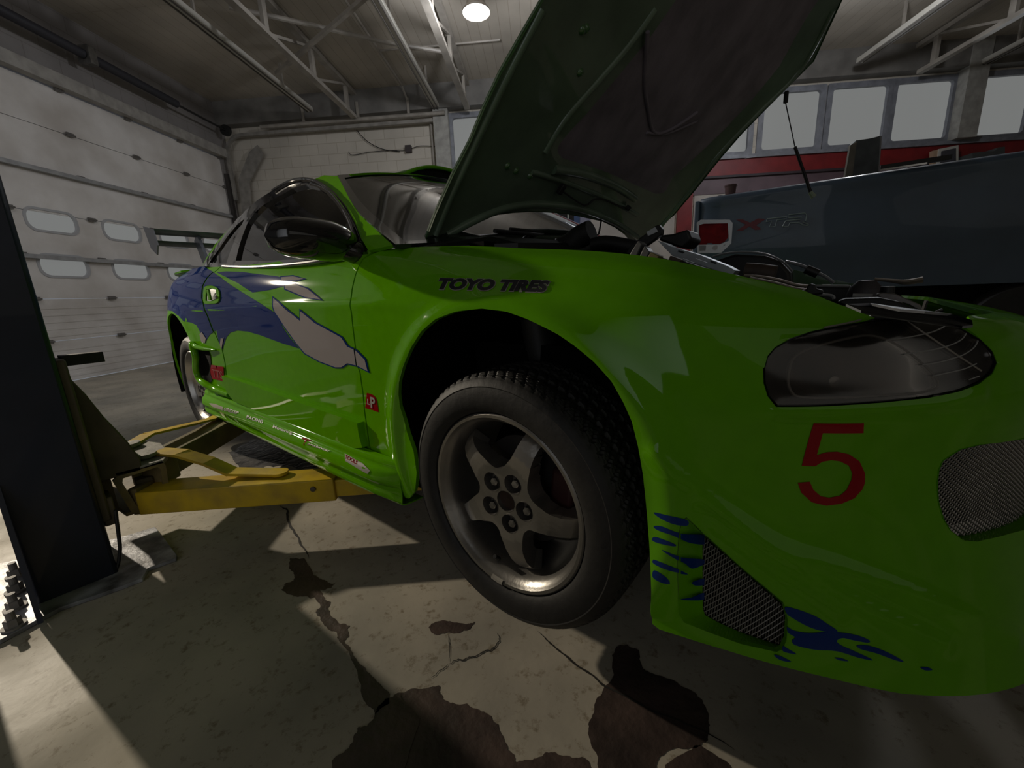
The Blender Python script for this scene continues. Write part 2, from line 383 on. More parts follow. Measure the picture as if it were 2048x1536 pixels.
COLS = [(-3.44, 0.0), (-3.42, -.35), (-3.32, -.62), (-3.08, -.79), (-2.78, -.862), (-2.45, -.885), (-2.1, -.885), (-1.75, -.876), (-1.35, -.868), (-.95, -.865), (-.62, -.866), (-.42, -.869), (-.2, -.873), (0.0, -.875), (.18, -.870), (.33, -.850), (.45, -.812), (.56, -.762), (.66, -.700), (.75, -.625), (.82, -.535), (.88, -.42), (.92, -.24), (.935, 0.0)]
CX = np.array([c[0] for c in COLS]); CY = np.array([c[1] for c in COLS])
KZ = {  # x : (z rows, outward offsets)
 -3.44: ([-.12, .00, .12, .26, .38, .49, .58, .66, .70], [-.03, -.01, 0, .0, -.01, -.03, -.07, -.14, -.22]),
 -2.78: ([-.12, .00, .12, .26, .38, .48, .57, .65, .71], [-.02, -.01, 0, .0, 0, -.008, -.03, -.07, -.15]),
 -2.1:  ([-.12, .00, .12, .26, .38, .475, .55, .63, .69], [-.01, -.01, 0, .0, 0, -.004, -.022, -.055, -.11]),
 -1.35: ([-.12, .00, .12, .25, .36, .46, .53, .59, .65], [-.01, -.008, -.008, -.004, 0, -.001, -.018, -.040, -.066]),
 -.62:  ([-.12, .00, .12, .25, .36, .455, .52, .58, .63], [-.01, -.008, -.008, -.004, 0, -.001, -.018, -.040, -.066]),
 -.42:  ([-.12, .00, .12, .25, .36, .455, .52, .58, .622], [-.01, -.006, -.004, -.002, 0, -.001, -.018, -.045, -.085]),
 -.2:   ([-.12, .00, .12, .25, .36, .45, .518, .576, .609], [-.01, 0, 0, 0, 0, -.001, -.022, -.065, -.135]),
 0.0:   ([-.12, .00, .12, .25, .36, .442, .506, .556, .584], [.0, 0, 0, 0, 0, -.003, -.028, -.080, -.150]),
 .18:   ([-.12, .00, .12, .24, .35, .428, .489, .535, .562], [.008, .004, 0, 0, 0, -.005, -.030, -.080, -.145]),
 .33:   ([-.12, .00, .12, .23, .33, .404, .463, .511, .537], [.030, .014, .003, 0, 0, -.006, -.028, -.072, -.130]),
 .45:   ([-.12, .00, .12, .22, .31, .377, .432, .478, .505], [.046, .022, .004, 0, 0, -.006, -.022, -.056, -.105]),
 .56:   ([-.12, .00, .11, .21, .29, .351, .404, .444, .470], [.058, .028, .005, 0, 0, -.006, -.018, -.040, -.075]),
 .66:   ([-.125, .00, .11, .20, .28, .335, .382, .416, .438], [.064, .030, .006, 0, 0, -.006, -.016, -.034, -.062]),
 .75:   ([-.13, .00, .10, .19, .27, .325, .37, .402, .42], [.068, .030, .006, 0, 0, -.006, -.016, -.036, -.066]),
 .88:   ([-.14, .00, .10, .19, .27, .325, .370, .400, .415], [.070, .030, .006, 0, 0, -.008, -.022, -.055, -.10]),
 .935:  ([-.15, .00, .10, .19, .27, .325, .370, .400, .415], [.070, .030, .006, 0, 0, -.010, -.030, -.08, -.15]),
}
kx = np.array(sorted(KZ)); kz = np.array([KZ[x][0] for x in kx]); ko = np.array([KZ[x][1] for x in kx])
tx = np.gradient(CX); ty = np.gradient(CY); tl = np.hypot(tx, ty); NX, NY = ty/tl, -tx/tl
P = []
for i in range(len(COLS)):
    zr = [np.interp(CX[i], kx, kz[:, r]) for r in range(9)]; of = [np.interp(CX[i], kx, ko[:, r]) for r in range(9)]
    P.append([(CX[i]+NX[i]*of[r], CY[i]+NY[i]*of[r], zr[r]) for r in range(9)])
BASE = Grid(P, .22, .10).prep(3, 23, 121, 0, 8, 49)
def seg_d(p, poly):
    d = np.full(p.shape[:-1], 1e9)
    for a, b in zip(poly[:-1], poly[1:]):
        a = np.array(a); ab = np.array(b)-a; t = np.clip(((p-a)@ab)/(ab@ab), 0, 1); d = np.minimum(d, np.linalg.norm(p-(a+t[..., None]*ab), axis=-1))
    return d
def spc(p): return spline(p, 4, False)
def on_base(px): ab = np.array(BASE.hits(px)); return BASE.ev(ab[:, 0], ab[:, 1])
CR1 = on_base(spc([(1310, 905), (1348, 941), (1406, 982), (1475, 1035), (1567, 1098), (1690, 1140), (1847, 1197), (2031, 1276)]))
CR2 = on_base(spc([(1400, 1000), (1473, 1052), (1560, 1110), (1659, 1173), (1750, 1225), (1890, 1290)]))
CR3 = on_base(spc([(1425, 1050), (1512, 1114), (1608, 1178), (1680, 1225)]))
LAMPC = on_base([(1556, 823), (1650, 822), (1770, 816), (1880, 806), (1960, 786)])
def disp(p):
    y = p[..., 1]; d = np.zeros(p.shape[:-1])
    rf = np.hypot(p[..., 0], p[..., 2]-.075); rr = np.hypot(p[..., 0]+2.51, p[..., 2]-.06)
    w = (y < -.6)
    d = d+w*(.012*np.exp(-((rf-.385)/.030)**2)*(p[..., 2] > -.1)+.014*np.exp(-((rr-.40)/.04)**2))
    k = (p[..., 0] > .25)
    if np.any(k):
        q = p[k]; d[k] += .0045*np.exp(-(seg_d(q, CR1)/.016)**2)+.0040*np.exp(-(seg_d(q, CR2)/.014)**2)+.003*np.exp(-(seg_d(q, CR3)/.012)**2)+.004*np.exp(-(seg_d(q, LAMPC)/.014)**2)
    # shoulder crease along the door
    k2 = (p[..., 0] < -.1) & (p[..., 0] > -2.3)
    d = d+k2*.004*np.exp(-((p[..., 2]-.47)/.018)**2)*np.clip((-.1-p[..., 0])/.3, 0, 1)*np.clip((p[..., 0]+2.3)/.3, 0, 1)
    return d
BODY = Grid(P, .22, .10, disp=disp)
BODY._ga, BODY._gb, BODY._gp, BODY._gf = BASE._ga, BASE._gb, BASE._gp, BASE._gf
def ia(x): return float(np.interp(x, CX, np.arange(len(CX))))
def AB(x, b): return ('ab', ia(x), b)
ARCH = [(828, 985), (831, 945), (826, 904), (813, 866), (798, 815), (795, 790), (796, 765), (805, 734), (820, 697), (841, 660), (870, 636), (910, 622), (965, 617), (1010, 621), (1055, 643-8), (1081, 650), (1114, 669), (1146, 691), (1186, 724), (1222, 764), (1245, 805), (1262, 843)]
ARCH = [(828, 985), (832, 945), (826, 904), (813, 866), (799, 815), (796, 790), (797, 765), (805, 734), (820, 697), (841, 663), (870, 638), (910, 623), (962, 617), (1010, 623), (1052, 638), (1081, 652), (1114, 669), (1146, 691), (1186, 724), (1222, 764), (1245, 805), (1262, 843)]
ARCH2 = [(1262, 843), (1275, 894), (1285, 950), (1292, 1017), (1298, 1096), (1302, 1184), (1304, 1249), (1318, 1260)]
LAMP = [(1530, 737), (1536, 714), (1551, 696), (1580, 679), (1624, 664), (1682, 652), (1741, 641), (1785, 635), (1844, 633), (1887, 641), (1931, 661), (1961, 679), (1984, 702), (1993, 726), (1984, 746), (1961, 764), (1917, 781), (1858, 793), (1770, 802), (1682, 808), (1594, 811), (1556, 811), (1539, 793), (1531, 767)]
DF = [(725, 517), (710, 549), (703, 578), (701, 622), (706, 666), (710, 698), (715, 734), (719, 746), (725, 787), (728, 823), (731, 843), (738, 893), (742, 905)]   # front door gap
DR = [(441, 533), (420, 550), (406, 572), (404, 595), (410, 620), (426, 660), (443, 697), (449, 725), (452, 750), (462, 785), (476, 805)]      # rear door gap
def sh(px, dx): return [(x+dx, y) for x, y in px]
G = {}
def body(name, outer, mats=GREEN, mirror=True, **kw):
    mb = MB(); patch_into(mb, BODY, outer, **kw); o = mb.build(name, mats, car)
    if mirror:
        m2 = MB(); m2.v = [(x, -y, z) for x, y, z in mb.v]; m2.f = [q[::-1] for q in mb.f]; m2.m = mb.m; m2.n = [(x, -y, z) for x, y, z in mb.n]
        m2.build(name, mats, car)
    return o
# --- front fender
f_out = [AB(-.56, 8)] if False else []
f_out = BODY.hits(sh(DF, 1.2)[::-1])+[AB(-.47, 7.9)[1:], AB(-.40, 8)[1:]]+[AB(x, 8)[1:] for x in np.arange(-.34, .60, .06)]+BODY.hits([(1752, 634), (1733, 641)]+[(x, y-2) for x, y in LAMP[5::-1]]+[(1527, 737), (1528, 767), (1536, 793)]+ARCH[::-1]+[(818, 997), (775, 998), (748, 985)])
FENDER = body('front_fender', f_out, step=.013, bstep=.009, thick=.012, rnd=.004)
# --- front bumper with its two openings
DO = [(1374, 1036), (1406, 1067), (1482, 1135), (1541, 1184), (1567, 1206), (1576, 1240), (1573, 1281), (1564, 1299), (1553, 1304), (1482, 1288), (1424, 1267), (1368, 1245), (1359, 1230), (1357, 1184), (1355, 1126), (1358, 1073), (1364, 1042)]
DI = [(1408, 1072), (1420, 1082), (1484, 1139), (1541, 1187), (1565, 1209), (1573, 1240), (1571, 1268), (1566, 1285), (1558, 1290), (1482, 1265), (1435, 1244), (1410, 1230), (1406, 1218), (1405, 1184), (1405, 1130), (1405, 1085), (1406, 1074)]
GR = [(2048, 878), (1961, 890), (1923, 899), (1905, 910), (1887, 922), (1879, 940), (1876, 966), (1878, 1003), (1888, 1037), (1902, 1061), (1929, 1081), (1956, 1083), (2048, 1060)]
gh = BODY.hits(GR); aE = len(COLS)-1
g_hole = [(aE-.3, gh[0][1]-.1), (gh[0][0]+.6, gh[0][1])]+gh+[(gh[-1][0]+.6, gh[-1][1]), (aE-.3, gh[-1][1])]
bot = BODY.hits([(1318, 1260), (1365, 1275), (1453, 1302), (1541, 1328), (1658, 1357), (1805, 1389), (1900, 1408), (2048, 1437)])
b_out = BODY.hits(ARCH2[:-1])+bot+[(bot[-1][0]+1, bot[-1][1]), (aE, bot[-1][1])]+[(aE, 8), (aE-1, 8), (aE-2, 8)]+[(a, 8) for a in (20.5, 20, 19.7)]+BODY.hits([(1936, 655), (1966, 679), (1989, 702), (1998, 726), (1989, 748), (1963, 767), (1917, 784), (1858, 796), (1770, 805), (1682, 811), (1594, 814), (1553, 814), (1536, 793)])
BUMP = body('front_bumper', b_out, holes=[BODY.hits(DO), g_hole], step=.0085, bstep=.0085, thick=.010, rnd=.004)
# --- lower air duct: funnel, back mesh
DEEP = Off(BODY, -.040)
do = np.array(BODY.hits(DO)); di = np.array(DEEP.hits(DI)); po = BODY.ev(do[:, 0], do[:, 1]); pi_ = DEEP.ev(di[:, 0], di[:, 1])
mid = .5*(po+pi_)-BODY.nrm(do[:, 0], do[:, 1])*.004
mb = MB(); rows = [np.vstack([q, q[:1]]) for q in (po, mid, pi_)]; mb.grid(np.array(rows).transpose(1, 0, 2)); mb.build('air_duct', GREEN, BUMP, smooth=60)
def wires(name, S, poly_ab, parent, pitch, wr, angs, mt, back=None):
    """expanded-metal mesh: crossing wires clipped to an outline in the parameters of S"""
    mb = MB(); sc = np.array([S.ma, S.mb]); Q = np.array(poly_ab)*sc; lo, hi = Q.min(0), Q.max(0); c = (lo+hi)/2; L = np.linalg.norm(hi-lo)
    for k_, ang in enumerate(angs):
        d = np.array([math.cos(ang), math.sin(ang)]); n = np.array([-d[1], d[0]])
        for t in np.arange(-L/2, L/2, pitch):
            s = np.arange(-L/2, L/2, .004); pts = c+n*t+s[:, None]*d; ins = inside(pts, Q); i = 0
            while i < len(s):
                if ins[i]:
                    j = i
                    while j+1 < len(s) and ins[j+1]: j += 1
                    if j-i >= 2:
                        idx = list(range(i, j, 4))+[j]; q = pts[idx]/sc; p3 = S.ev(q[:, 0], q[:, 1])+S.nrm(q[:, 0], q[:, 1])*(wr*.9*(1 if k_ else -1))
                        mb.tube(p3, wr, 4)
                    i = j+1
                else: i += 1
    return mb.build(name, mt, parent, smooth=60)
wires('duct_mesh', DEEP, DEEP.hits(DI), BUMP, .0072, .0009, (math.radians(78), math.radians(22)), DIAM)
mb = MB(); BK = Off(BODY, -.06); patch_into(mb, BK, grow_ab(BK.hits(DI), 1.15) if 'grow_ab' in globals() else BK.hits(DI), step=.03, thick=.004); mb.build('duct_backing', DARK, BUMP)
G2 = Off(BODY, -.022); wires('grille_mesh', G2, g_hole, BUMP, .0078, .0011, (math.radians(34), math.radians(-20)), DIAM)
g2 = np.array(g_hole); p0 = BODY.ev(g2[:, 0], g2[:, 1]); g3 = g2.copy(); q3 = Off(BODY, -.028); p1 = q3.ev(g3[:, 0], g3[:, 1])
mb = MB(); mb.grid(np.array([np.vstack([p0, p0[:1]]), np.vstack([p1, p1[:1]])]).transpose(1, 0, 2)); mb.build('grille_surround', GREEN, BUMP, smooth=50)
mb = MB(); patch_into(mb, Off(BODY, -.06), g_hole, step=.05, thick=.004); mb.build('grille_backing', DARK, BUMP)
# blue splashes around the duct
cs = lambda q: crop(q, 1248, 950, 3.413)
SPL = [cs([(205, 255), (300, 275), (410, 300), (440, 320), (425, 345), (340, 335), (250, 295)]), cs([(205, 350), (260, 350), (380, 395), (540, 405), (540, 465), (430, 455), (330, 410), (230, 375)]),
 cs([(195, 430), (230, 425), (345, 470), (335, 485), (210, 455)]), cs([(260, 510), (380, 555), (530, 570), (530, 600), (450, 630), (400, 595), (330, 560)]), cs([(200, 580), (230, 585), (410, 660), (390, 668), (290, 645), (205, 605)]),
 cs([(200, 655), (225, 655), (290, 700), (312, 740), (260, 735), (200, 700)]), cs([(450, 725), (500, 705), (535, 700), (535, 740), (470, 745)]), cs([(370, 838), (450, 825), (530, 795), (530, 840), (440, 845)]),
 cs([(1100, 900), (1180, 915), (1300, 960), (1380, 1010), (1455, 1065), (1350, 1062), (1250, 1030), (1150, 975), (1110, 945)]),
 cs([(1112, 1035), (1160, 1060), (1260, 1075), (1400, 1068), (1500, 1075), (1600, 1095), (1670, 1125), (1660, 1142), (1560, 1125), (1490, 1110), (1450, 1130), (1480, 1160), (1570, 1200), (1695, 1260), (1600, 1245), (1450, 1200), (1300, 1190), (1170, 1160), (1145, 1130), (1165, 1105), (1120, 1075)]),
 cs([(1590, 1160), (1680, 1165), (1800, 1210), (1905, 1270), (1850, 1262), (1720, 1215), (1610, 1185)]), cs([(1085, 1165), (1110, 1180), (1175, 1220), (1110, 1210), (1080, 1195)]), cs([(1025, 1225), (1070, 1235), (1140, 1272), (1080, 1265), (1040, 1245)]),
 cs([(1435, 1245), (1480, 1248), (1530, 1268), (1470, 1262)]), cs([(2020, 1310), (2070, 1310), (2100, 1328), (2050, 1330)])]
class Bil(Surf):
    def __init__(s, p00, p10, p11, p01, sgn=1): s.q = [np.array(x, float) for x in (p00, p10, p11, p01)]; s.sgn = sgn; s.ma = np.linalg.norm(s.q[1]-s.q[0]); s.mb = np.linalg.norm(s.q[3]-s.q[0]); s.dom = (-.5, 1.5, -.5, 1.5)
    def ev(s, a, b):
        a = np.asarray(a, float)[..., None]; b = np.asarray(b, float)[..., None]; q = s.q
        return (1-a)*(1-b)*q[0]+a*(1-b)*q[1]+a*b*q[2]+(1-a)*b*q[3]
def facing(S):
    a = np.array([.5]); n = S.nrm(a, a)[0]; p = S.ev(a, a)[0]
    if (C-p)@n < 0: S.sgn = -S.sgn
    return S
WALLD = facing(Bil(po[12], pi_[12], pi_[15], po[15])).prep(-.2, 1.2, 15, -.2, 1.2, 15)
XC = 1357.5
for i, s_ in enumerate(SPL):
    q = spline(s_, 4); mb = MB(); mw = MB()
    if i < 8:
        a_ = clip_half(q, lambda p: XC-p[0]); b_ = clip_half(q, lambda p: p[0]-XC)
        b_ = clip_half(b_, lambda p: 1404-p[0])
        if i == 0: a_, b_ = q, []
        if len(a_) > 2: decal_into(mb, BODY, a_, step=.012)
        if len(b_) > 2: decal_into(mw, WALLD, b_, step=.012, off=.005)
    else: decal_into(mb, BODY, q, step=.012)
    for w_ in (mb, mw):
        if w_.v: w_.build('splash_graphic', BLUED, BUMP, label='royal blue splash mark')
# number five
N5 = [(1627, 846), (1727, 846), (1726, 866), (1645, 866), (1633, 910), (1653, 904), (1674, 903), (1697, 908), (1718, 922), (1729, 946), (1729, 965), (1724, 978), (1708, 996), (1682, 1007), (1652, 1011), (1623, 1004), (1602, 985), (1595, 965), (1619, 963), (1626, 979), (1641, 992), (1658, 995), (1679, 991), (1693, 979), (1702, 960), (1704, 946), (1697, 931), (1679, 922), (1662, 920), (1644, 923), (1630, 932), (1603, 931)]
decal('race_number', BODY, N5, RED, BUMP, label='dark red figure 5', step=.012)
# --- fender lettering
ct = lambda q: crop(q, 850, 250, 3.413)
tq = ct([(100, 1042), (862, 1062), (830, 1150), (74, 1128)])
mb = MB(); text_on(mb, BODY, 'TOYO TIRES', tq, shear=.12, offset=.088, off=.0012); mb.build('lettering_outline', PALE, FENDER, label='pale outline of the lettering')
mb = MB(); text_on(mb, BODY, 'TOYO TIRES', ct([(104, 1046), (858, 1066), (826, 1146), (78, 1124)]), shear=.12, offset=.060, off=.0024); mb.build('lettering', BLKV, FENDER, label='black TOYO TIRES lettering')
# small round-cornered tag behind the wheel: LP
decal('fender_sticker', BODY, crop([(655, 300), (800, 335), (900, 385), (990, 480), (1045, 600), (1090, 880), (1105, 1040), (980, 1000), (850, 950), (590, 880), (620, 700), (640, 500)], 700, 770, 19.2), RED, FENDER, label='small red LP sticker', step=.01)
mb = MB(); text_on(mb, BODY, 'L', crop([(690, 520), (790, 545), (800, 760), (700, 735)], 700, 770, 19.2), offset=.03, off=.003); text_on(mb, BODY, 'P', crop([(800, 440), (985, 480), (1000, 900), (830, 870)], 700, 770, 19.2), offset=.03, off=.003)
mb.build('sticker_letters', PALE, FENDER, label='pale letters L and P')

# --- door and quarter
beltD = [AB(x, 8)[1:] for x in np.arange(-.62, -1.75, -.1)]
dr_ab = BODY.hits(sh(DR, 1.0)); df_ab = BODY.hits(sh(DF, -1.2))
DOOR = body('door_panel', df_ab[::-1][:-0 or None]+[AB(-.50, 8)[1:]]+beltD+[(dr_ab[0][0], 8)]+dr_ab+BODY.hits([(520, 826), (600, 858), (680, 889)]), step=.022, bstep=.012, thick=.012, rnd=.004)
ra = [(-2.51+.392*math.cos(t), .06+.392*math.sin(t)) for t in np.radians(np.arange(-18, 199, 9))]   # rear arch, front to back, at y=-.885
def xz_ab(x, z):     # parameters of the body point with this x and z
    a = ia(x); bb = np.linspace(0, 8, 161); zz = BODY.raw(np.full(161, a), bb)[:, 2]; return (a, float(np.interp(z, zz, bb)))
ra_ab = [xz_ab(x, z) for x, z in ra]
q_out = BODY.hits(sh(DR, -1.0))[::-1]+[(ia(-1.95), 8), (ia(-2.1), 8)]+[(k, 8) for k in (5, 4, 3, 2, 1, 0)]+[(0, .3)]+[(k, .3) for k in (1, 2, 3)]+[xz_ab(-2.98, -.10)]+ra_ab[::-1]+[xz_ab(-2.13, -.10), xz_ab(-1.8, -.08), xz_ab(-1.75, .0)]
QUART = body('rear_quarter_panel', q_out, step=.035, bstep=.016, thick=.012, rnd=.004)
# fuel of the livery: blue field, silver flame, splashes
gapband = sh(DR, -1.4)+sh(DR, 1.4)[::-1]; gapf = sh(DF, -1.2)+sh(DF, 1.2)[::-1]
BL1 = [(345, 562), (360, 548), (385, 537), (408, 531), (425, 543), (441, 554), (470, 575), (505, 597), (545, 622), (555, 631), (566, 655), (580, 675), (598, 697), (563, 686), (520, 670), (496, 663), (475, 661), (461, 665), (453, 675), (445, 700), (437, 680), (433, 660), (421, 668), (410, 686), (405, 683), (400, 663), (393, 650), (382, 645), (368, 643), (358, 632), (345, 622), (333, 619), (326, 622), (323, 605), (328, 580)]
BL2 = [(434, 545), (452, 543), (487, 544), (517, 548), (552, 552), (564, 555), (565, 560), (577, 565), (569, 572), (540, 580), (505, 585), (476, 566), (452, 554)]
def side_decal(name, px, mt, off, label, gap=True):
    mb = MB(); BH = BODY.hits
    patch_into(mb, BODY, BH(px), holes=([BH(gapband)] if gap else [])+([BH(gapf)] if gap == 2 else []), step=.03, bstep=.015, thick=.0006, off=off)
    return mb.build(name, mt, car, label=label)
side_decal('livery_field', BL1, BLUE, .0010, 'deep blue livery field on door and quarter')
side_decal('livery_field', BL2, BLUE, .0010, 'upper blue livery wedge', gap=False)
WF = [(548, 597), (552, 625), (572, 655), (593, 684), (611, 706), (640, 722), (672, 734), (684, 734), (696, 726), (716, 731), (737, 742), (731, 719), (713, 701), (696, 693), (684, 675), (657, 660), (631, 646), (613, 631), (602, 622), (602, 642), (581, 625)]
W2 = [(571, 569), (593, 570), (616, 578), (643, 600), (610, 594), (572, 578)]; W1 = [(564, 555), (587, 553), (609, 558), (593, 561), (565, 560)]
W4 = [(405, 664), (413, 677), (411, 686), (404, 684), (400, 668)]; W5 = [(443, 676), (447, 677), (449, 674), (444, 700), (441, 688)]
for w in (WF, W2, W1): side_decal('livery_outline', grow(w, 2.6), BLUED, .0020, 'dark blue edge of the silver flame', gap=2 if w is WF else False)
for w in (WF, W2, W1): side_decal('livery_flame', w, SILV, .0032, 'silver flame', gap=2 if w is WF else False)
for w in (W4, W5): side_decal('livery_flame', w, SILV, .0032, 'small silver tip', gap=False)
STR = [(424, 541), (432, 541), (447, 552), (474, 570), (506, 590), (548, 614), (552, 622), (545, 622), (505, 597), (470, 575), (441, 556)]
# --- raised cladding along the foot of the door
CL = [(453, 750), (500, 764), (560, 785), (640, 813), (700, 833), (727, 843), (730, 866), (737, 891), (718, 892), (650, 866), (600, 848), (560, 833), (520, 818), (478, 801), (463, 782)]
mb = MB(); patch_into(mb, BODY, BODY.hits(CL), step=.02, bstep=.012, thick=.034, off=.028, rnd=.012); mb.build('door_cladding', GREEN, DOOR)
# --- door handle: recessed cup with a paddle
ca, cb = BODY.hit(425, 590); hc = BODY.ev(np.array([ca]), np.array([cb]))[0]
mb = MB(); HL = [(411, 576), (420, 572), (433, 574), (440, 582), (441, 596), (437, 606), (424, 608), (411, 607), (409, 592)]
patch_into(mb, BODY, BODY.hits(spline(HL, 3)), holes=[BODY.hits([(415, 580), (424, 577), (434, 580), (436, 590), (434, 601), (422, 603), (414, 602)])], step=.012, thick=.01, off=.010, rnd=.008)
HD = mb.build('door_handle', GREEN, DOOR)
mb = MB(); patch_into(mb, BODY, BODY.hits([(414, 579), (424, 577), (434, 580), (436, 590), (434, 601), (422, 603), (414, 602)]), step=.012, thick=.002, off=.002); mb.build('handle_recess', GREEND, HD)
mb = MB(); mb.box(hc+np.array([.01, -.016, .0]), (.035, .008, .05)); mb.build('handle_paddle', GREEN, HD, bevel=.003)
mb = MB(); pz = BODY.hit(437, 595); pz = BODY.ev(np.array([pz[0]]), np.array([pz[1]]))[0]; mb.lathe([(.001, .014), (.009, .014), (.010, .0)], pz, (0, -1, 0), 16); mb.build('door_lock', CHR, HD)
# --- side scoop ahead of the rear wheel
SC = Off(BODY, .0)
decal('scoop_shade_patch', BODY, [(398, 701), (418, 702), (423, 725), (421, 742), (425, 758), (422, 764), (412, 760), (404, 745), (400, 722)], DARK, QUART, off=.003, step=.02, sp=3)  # flat dark sheet standing in for the shade inside the scoop
def rod(name, px, rr, lift, parent, mt=GREEN, n=12):
    mb = MB(); ab = np.array(BODY.hits(px)); p3 = BODY.ev(ab[:, 0], ab[:, 1])+BODY.nrm(ab[:, 0], ab[:, 1])*np.array(lift)[:, None]
    p3 = np.array(spline([tuple(x) for x in p3], 6, False)); r_ = np.interp(np.linspace(0, 1, len(p3)), np.linspace(0, 1, len(rr)), rr); mb.tube(p3, list(r_), n); return mb.build(name, mt, parent, smooth=70)
rod('scoop_frame', [(383, 686), (391, 692), (398, 712), (402, 735), (409, 755), (418, 768), (436, 778), (462, 789)], [.012, .018, .017, .017, .020, .016, .013], [.0, .014, .016, .016, .014, .012, .010, .008], QUART)
rod('scoop_blade', [(389, 689), (400, 693), (415, 697), (434, 700)], [.014, .013, .011, .004], [.012, .016, .014, .006], QUART)
decal('quarter_sticker', BODY, crop([(250, 740), (735, 825), (745, 1265), (390, 1190), (300, 1050), (245, 860)], 400, 680, 15.36), RED, QUART, label='red sticker on the quarter panel', step=.01, off=.002)
mb = MB(); text_on(mb, BODY, 'TTS', crop([(380, 880), (700, 960), (720, 1200), (420, 1120)], 400, 680, 15.36), offset=.01, off=.0035); mb.build('sticker_letters', mat('pink_print', (.30, .06, .06), .5), QUART)
# --- side skirt
sx = np.array([-2.22, -2.18, -2.0, -1.6, -1.2, -.9, -.65, -.5, -.42, -.375])
prof = [(-.866, .022), (-.884, .014), (-.888, -.006), (-.906, -.022), (-.910, -.058), (-.898, -.066), (-.903, -.094), (-.880, -.118), (-.80, -.125)]
P2 = []
for i, x in enumerate(sx):
    e = [0.6, 1, 1, 1, 1, 1, 1, .9, .5, .1][i]; row = []
    for j, (y, z) in enumerate(prof): row.append((x, -.872+(y+.872)*e if y < -.872 else y, z if j else z))
    P2.append(row)
SK = Grid(P2, .3, .03); SK.sgn = -1; SK.prep(0, 9, 60, 0, 8, 33)
mb = MB(); patch_into(mb, SK, [(0, 0), (9, 0), (9, 8), (0, 8)], step=.02, thick=.004); SKIRT = mb.build('side_skirt', GREEN, car)
mb = MB(); m2 = MB(); m2.v = []; patch_into(mb, SK, [(0, 0), (9, 0), (9, 8), (0, 8)], step=.06, thick=.004); m2.v = [(x, -y, z) for x, y, z in mb.v]; m2.f = [q[::-1] for q in mb.f]; m2.m = mb.m; m2.n = [(x, -y, z) for x, y, z in mb.n]; m2.build('side_skirt', GREEN, car)
c4 = lambda q: crop(q, 400, 790, 10.24); c5 = lambda q: crop(q, 560, 860, 10.24)
def sk_text(t, q, mt, nm='sponsor_lettering', o=.02): mb = MB(); text_on(mb, SK, t, q, offset=o, off=.0018, shear=.15); mb.build(nm, mt, SKIRT)
decal('sponsor_sticker', SK, c4([(190, 165), (330, 190), (480, 250), (470, 320), (400, 290), (260, 240)]), PALE, SKIRT, label='pale sticker', step=.012)
sk_text('GREXEP', c4([(500, 250), (800, 345), (790, 400), (490, 320)]), PALE); sk_text('RACING', c4([(960, 410), (1300, 520), (1290, 590), (950, 480)]), PALE)
sk_text('Motoring', c4([(1500, 610), (1900, 760), (1890, 830), (1490, 690)]), PALE)
sk_text('T', c5([(450, 155), (650, 215), (520, 320), (470, 300)]), RED, o=.03); sk_text('anabocar', c5([(580, 250), (1050, 420), (1030, 460), (560, 300)]), mat('brown_print', (.13, .06, .03), .5))
decal('sponsor_sticker', SK, c5([(1330, 480), (1500, 580), (1700, 690), (1850, 830), (1800, 900), (1600, 790), (1350, 640)]), PALE, SKIRT, label='long pale sticker by the front wheel', step=.012)
sk_text('TOOLS', c5([(1340, 500), (1600, 640), (1580, 710), (1340, 590)]), RED)

# ------------------------------------------------------------------ greenhouse
def sg(x, z):
    y = -.80+.66*(z-.64)+.10*np.clip((-1.9-x)/.8, 0, 2)**2
    y = y-.012*np.sin(np.clip((z-.62)/.36, 0, 1)*PI)
    return (x, y, z)
SG = Fn(sg, dom=(-3.2, -.1, .5, 1.12)).prep(-3.0, -.3, 90, .58, 1.04, 40)
DLO = [(729, 503), (722, 478), (709, 445), (692, 413), (671, 386), (650, 368), (630, 358), (605, 355), (580, 361), (549, 378), (520, 396), (500, 412), (478, 434), (452, 466), (432, 493), (413, 520), (403, 531), (449, 535), (500, 537), (564, 534), (637, 526), (700, 511)]
GLD = [(712, 500), (704, 470), (690, 436), (672, 408), (652, 386), (632, 373), (610, 369), (585, 377), (553, 394), (526, 410), (510, 424), (495, 445), (480, 485), (471, 521), (540, 521), (600, 518), (660, 509)]
GLQ = [(489, 437), (478, 460), (463, 495), (452, 527), (418, 525), (436, 500), (455, 472), (475, 448)]
frame_ = MB(); patch_into(frame_, SG, SG.hits(DLO), holes=[SG.hits(GLD), SG.hits(GLQ)], step=.03, bstep=.012, thick=.02, off=.004, rnd=.010)
WFR = frame_.build('window_frame', BLK, car)
GLASS = glassy('tinted_glass', (.80, .80, .78), .02, .02)
mb = MB(); patch_into(mb, SG, SG.hits(GLD), step=.05, bstep=.02, thick=.004, off=-.012); mb.build('door_glass', GLASS, car)
mb = MB(); patch_into(mb, SG, SG.hits(GLQ), step=.05, bstep=.02, thick=.004, off=-.008); mb.build('quarter_glass', glassy('dark_glass', (.12, .12, .12), .03, .10), car)
mb = MB(); mb2 = MB()
patch_into(mb2, SG, SG.hits([(735, 500), (722, 478), (709, 445), (692, 413), (671, 386), (650, 368), (630, 358), (605, 355), (580, 361), (549, 378), (520, 396), (500, 412), (478, 434), (452, 466), (432, 493), (413, 520), (403, 531)])+[(-2.35, .70), (-2.75, .70), (-2.75, .76), (-2.3, .90), (-1.9, .985), (-1.5, 1.005), (-1.15, .995)]+SG.hits([(672, 351), (681, 360), (710, 414), (754, 458), (788, 488)]), step=.03, bstep=.014, thick=.012, rnd=.006)
mb2.build('pillars', GREEN, car)
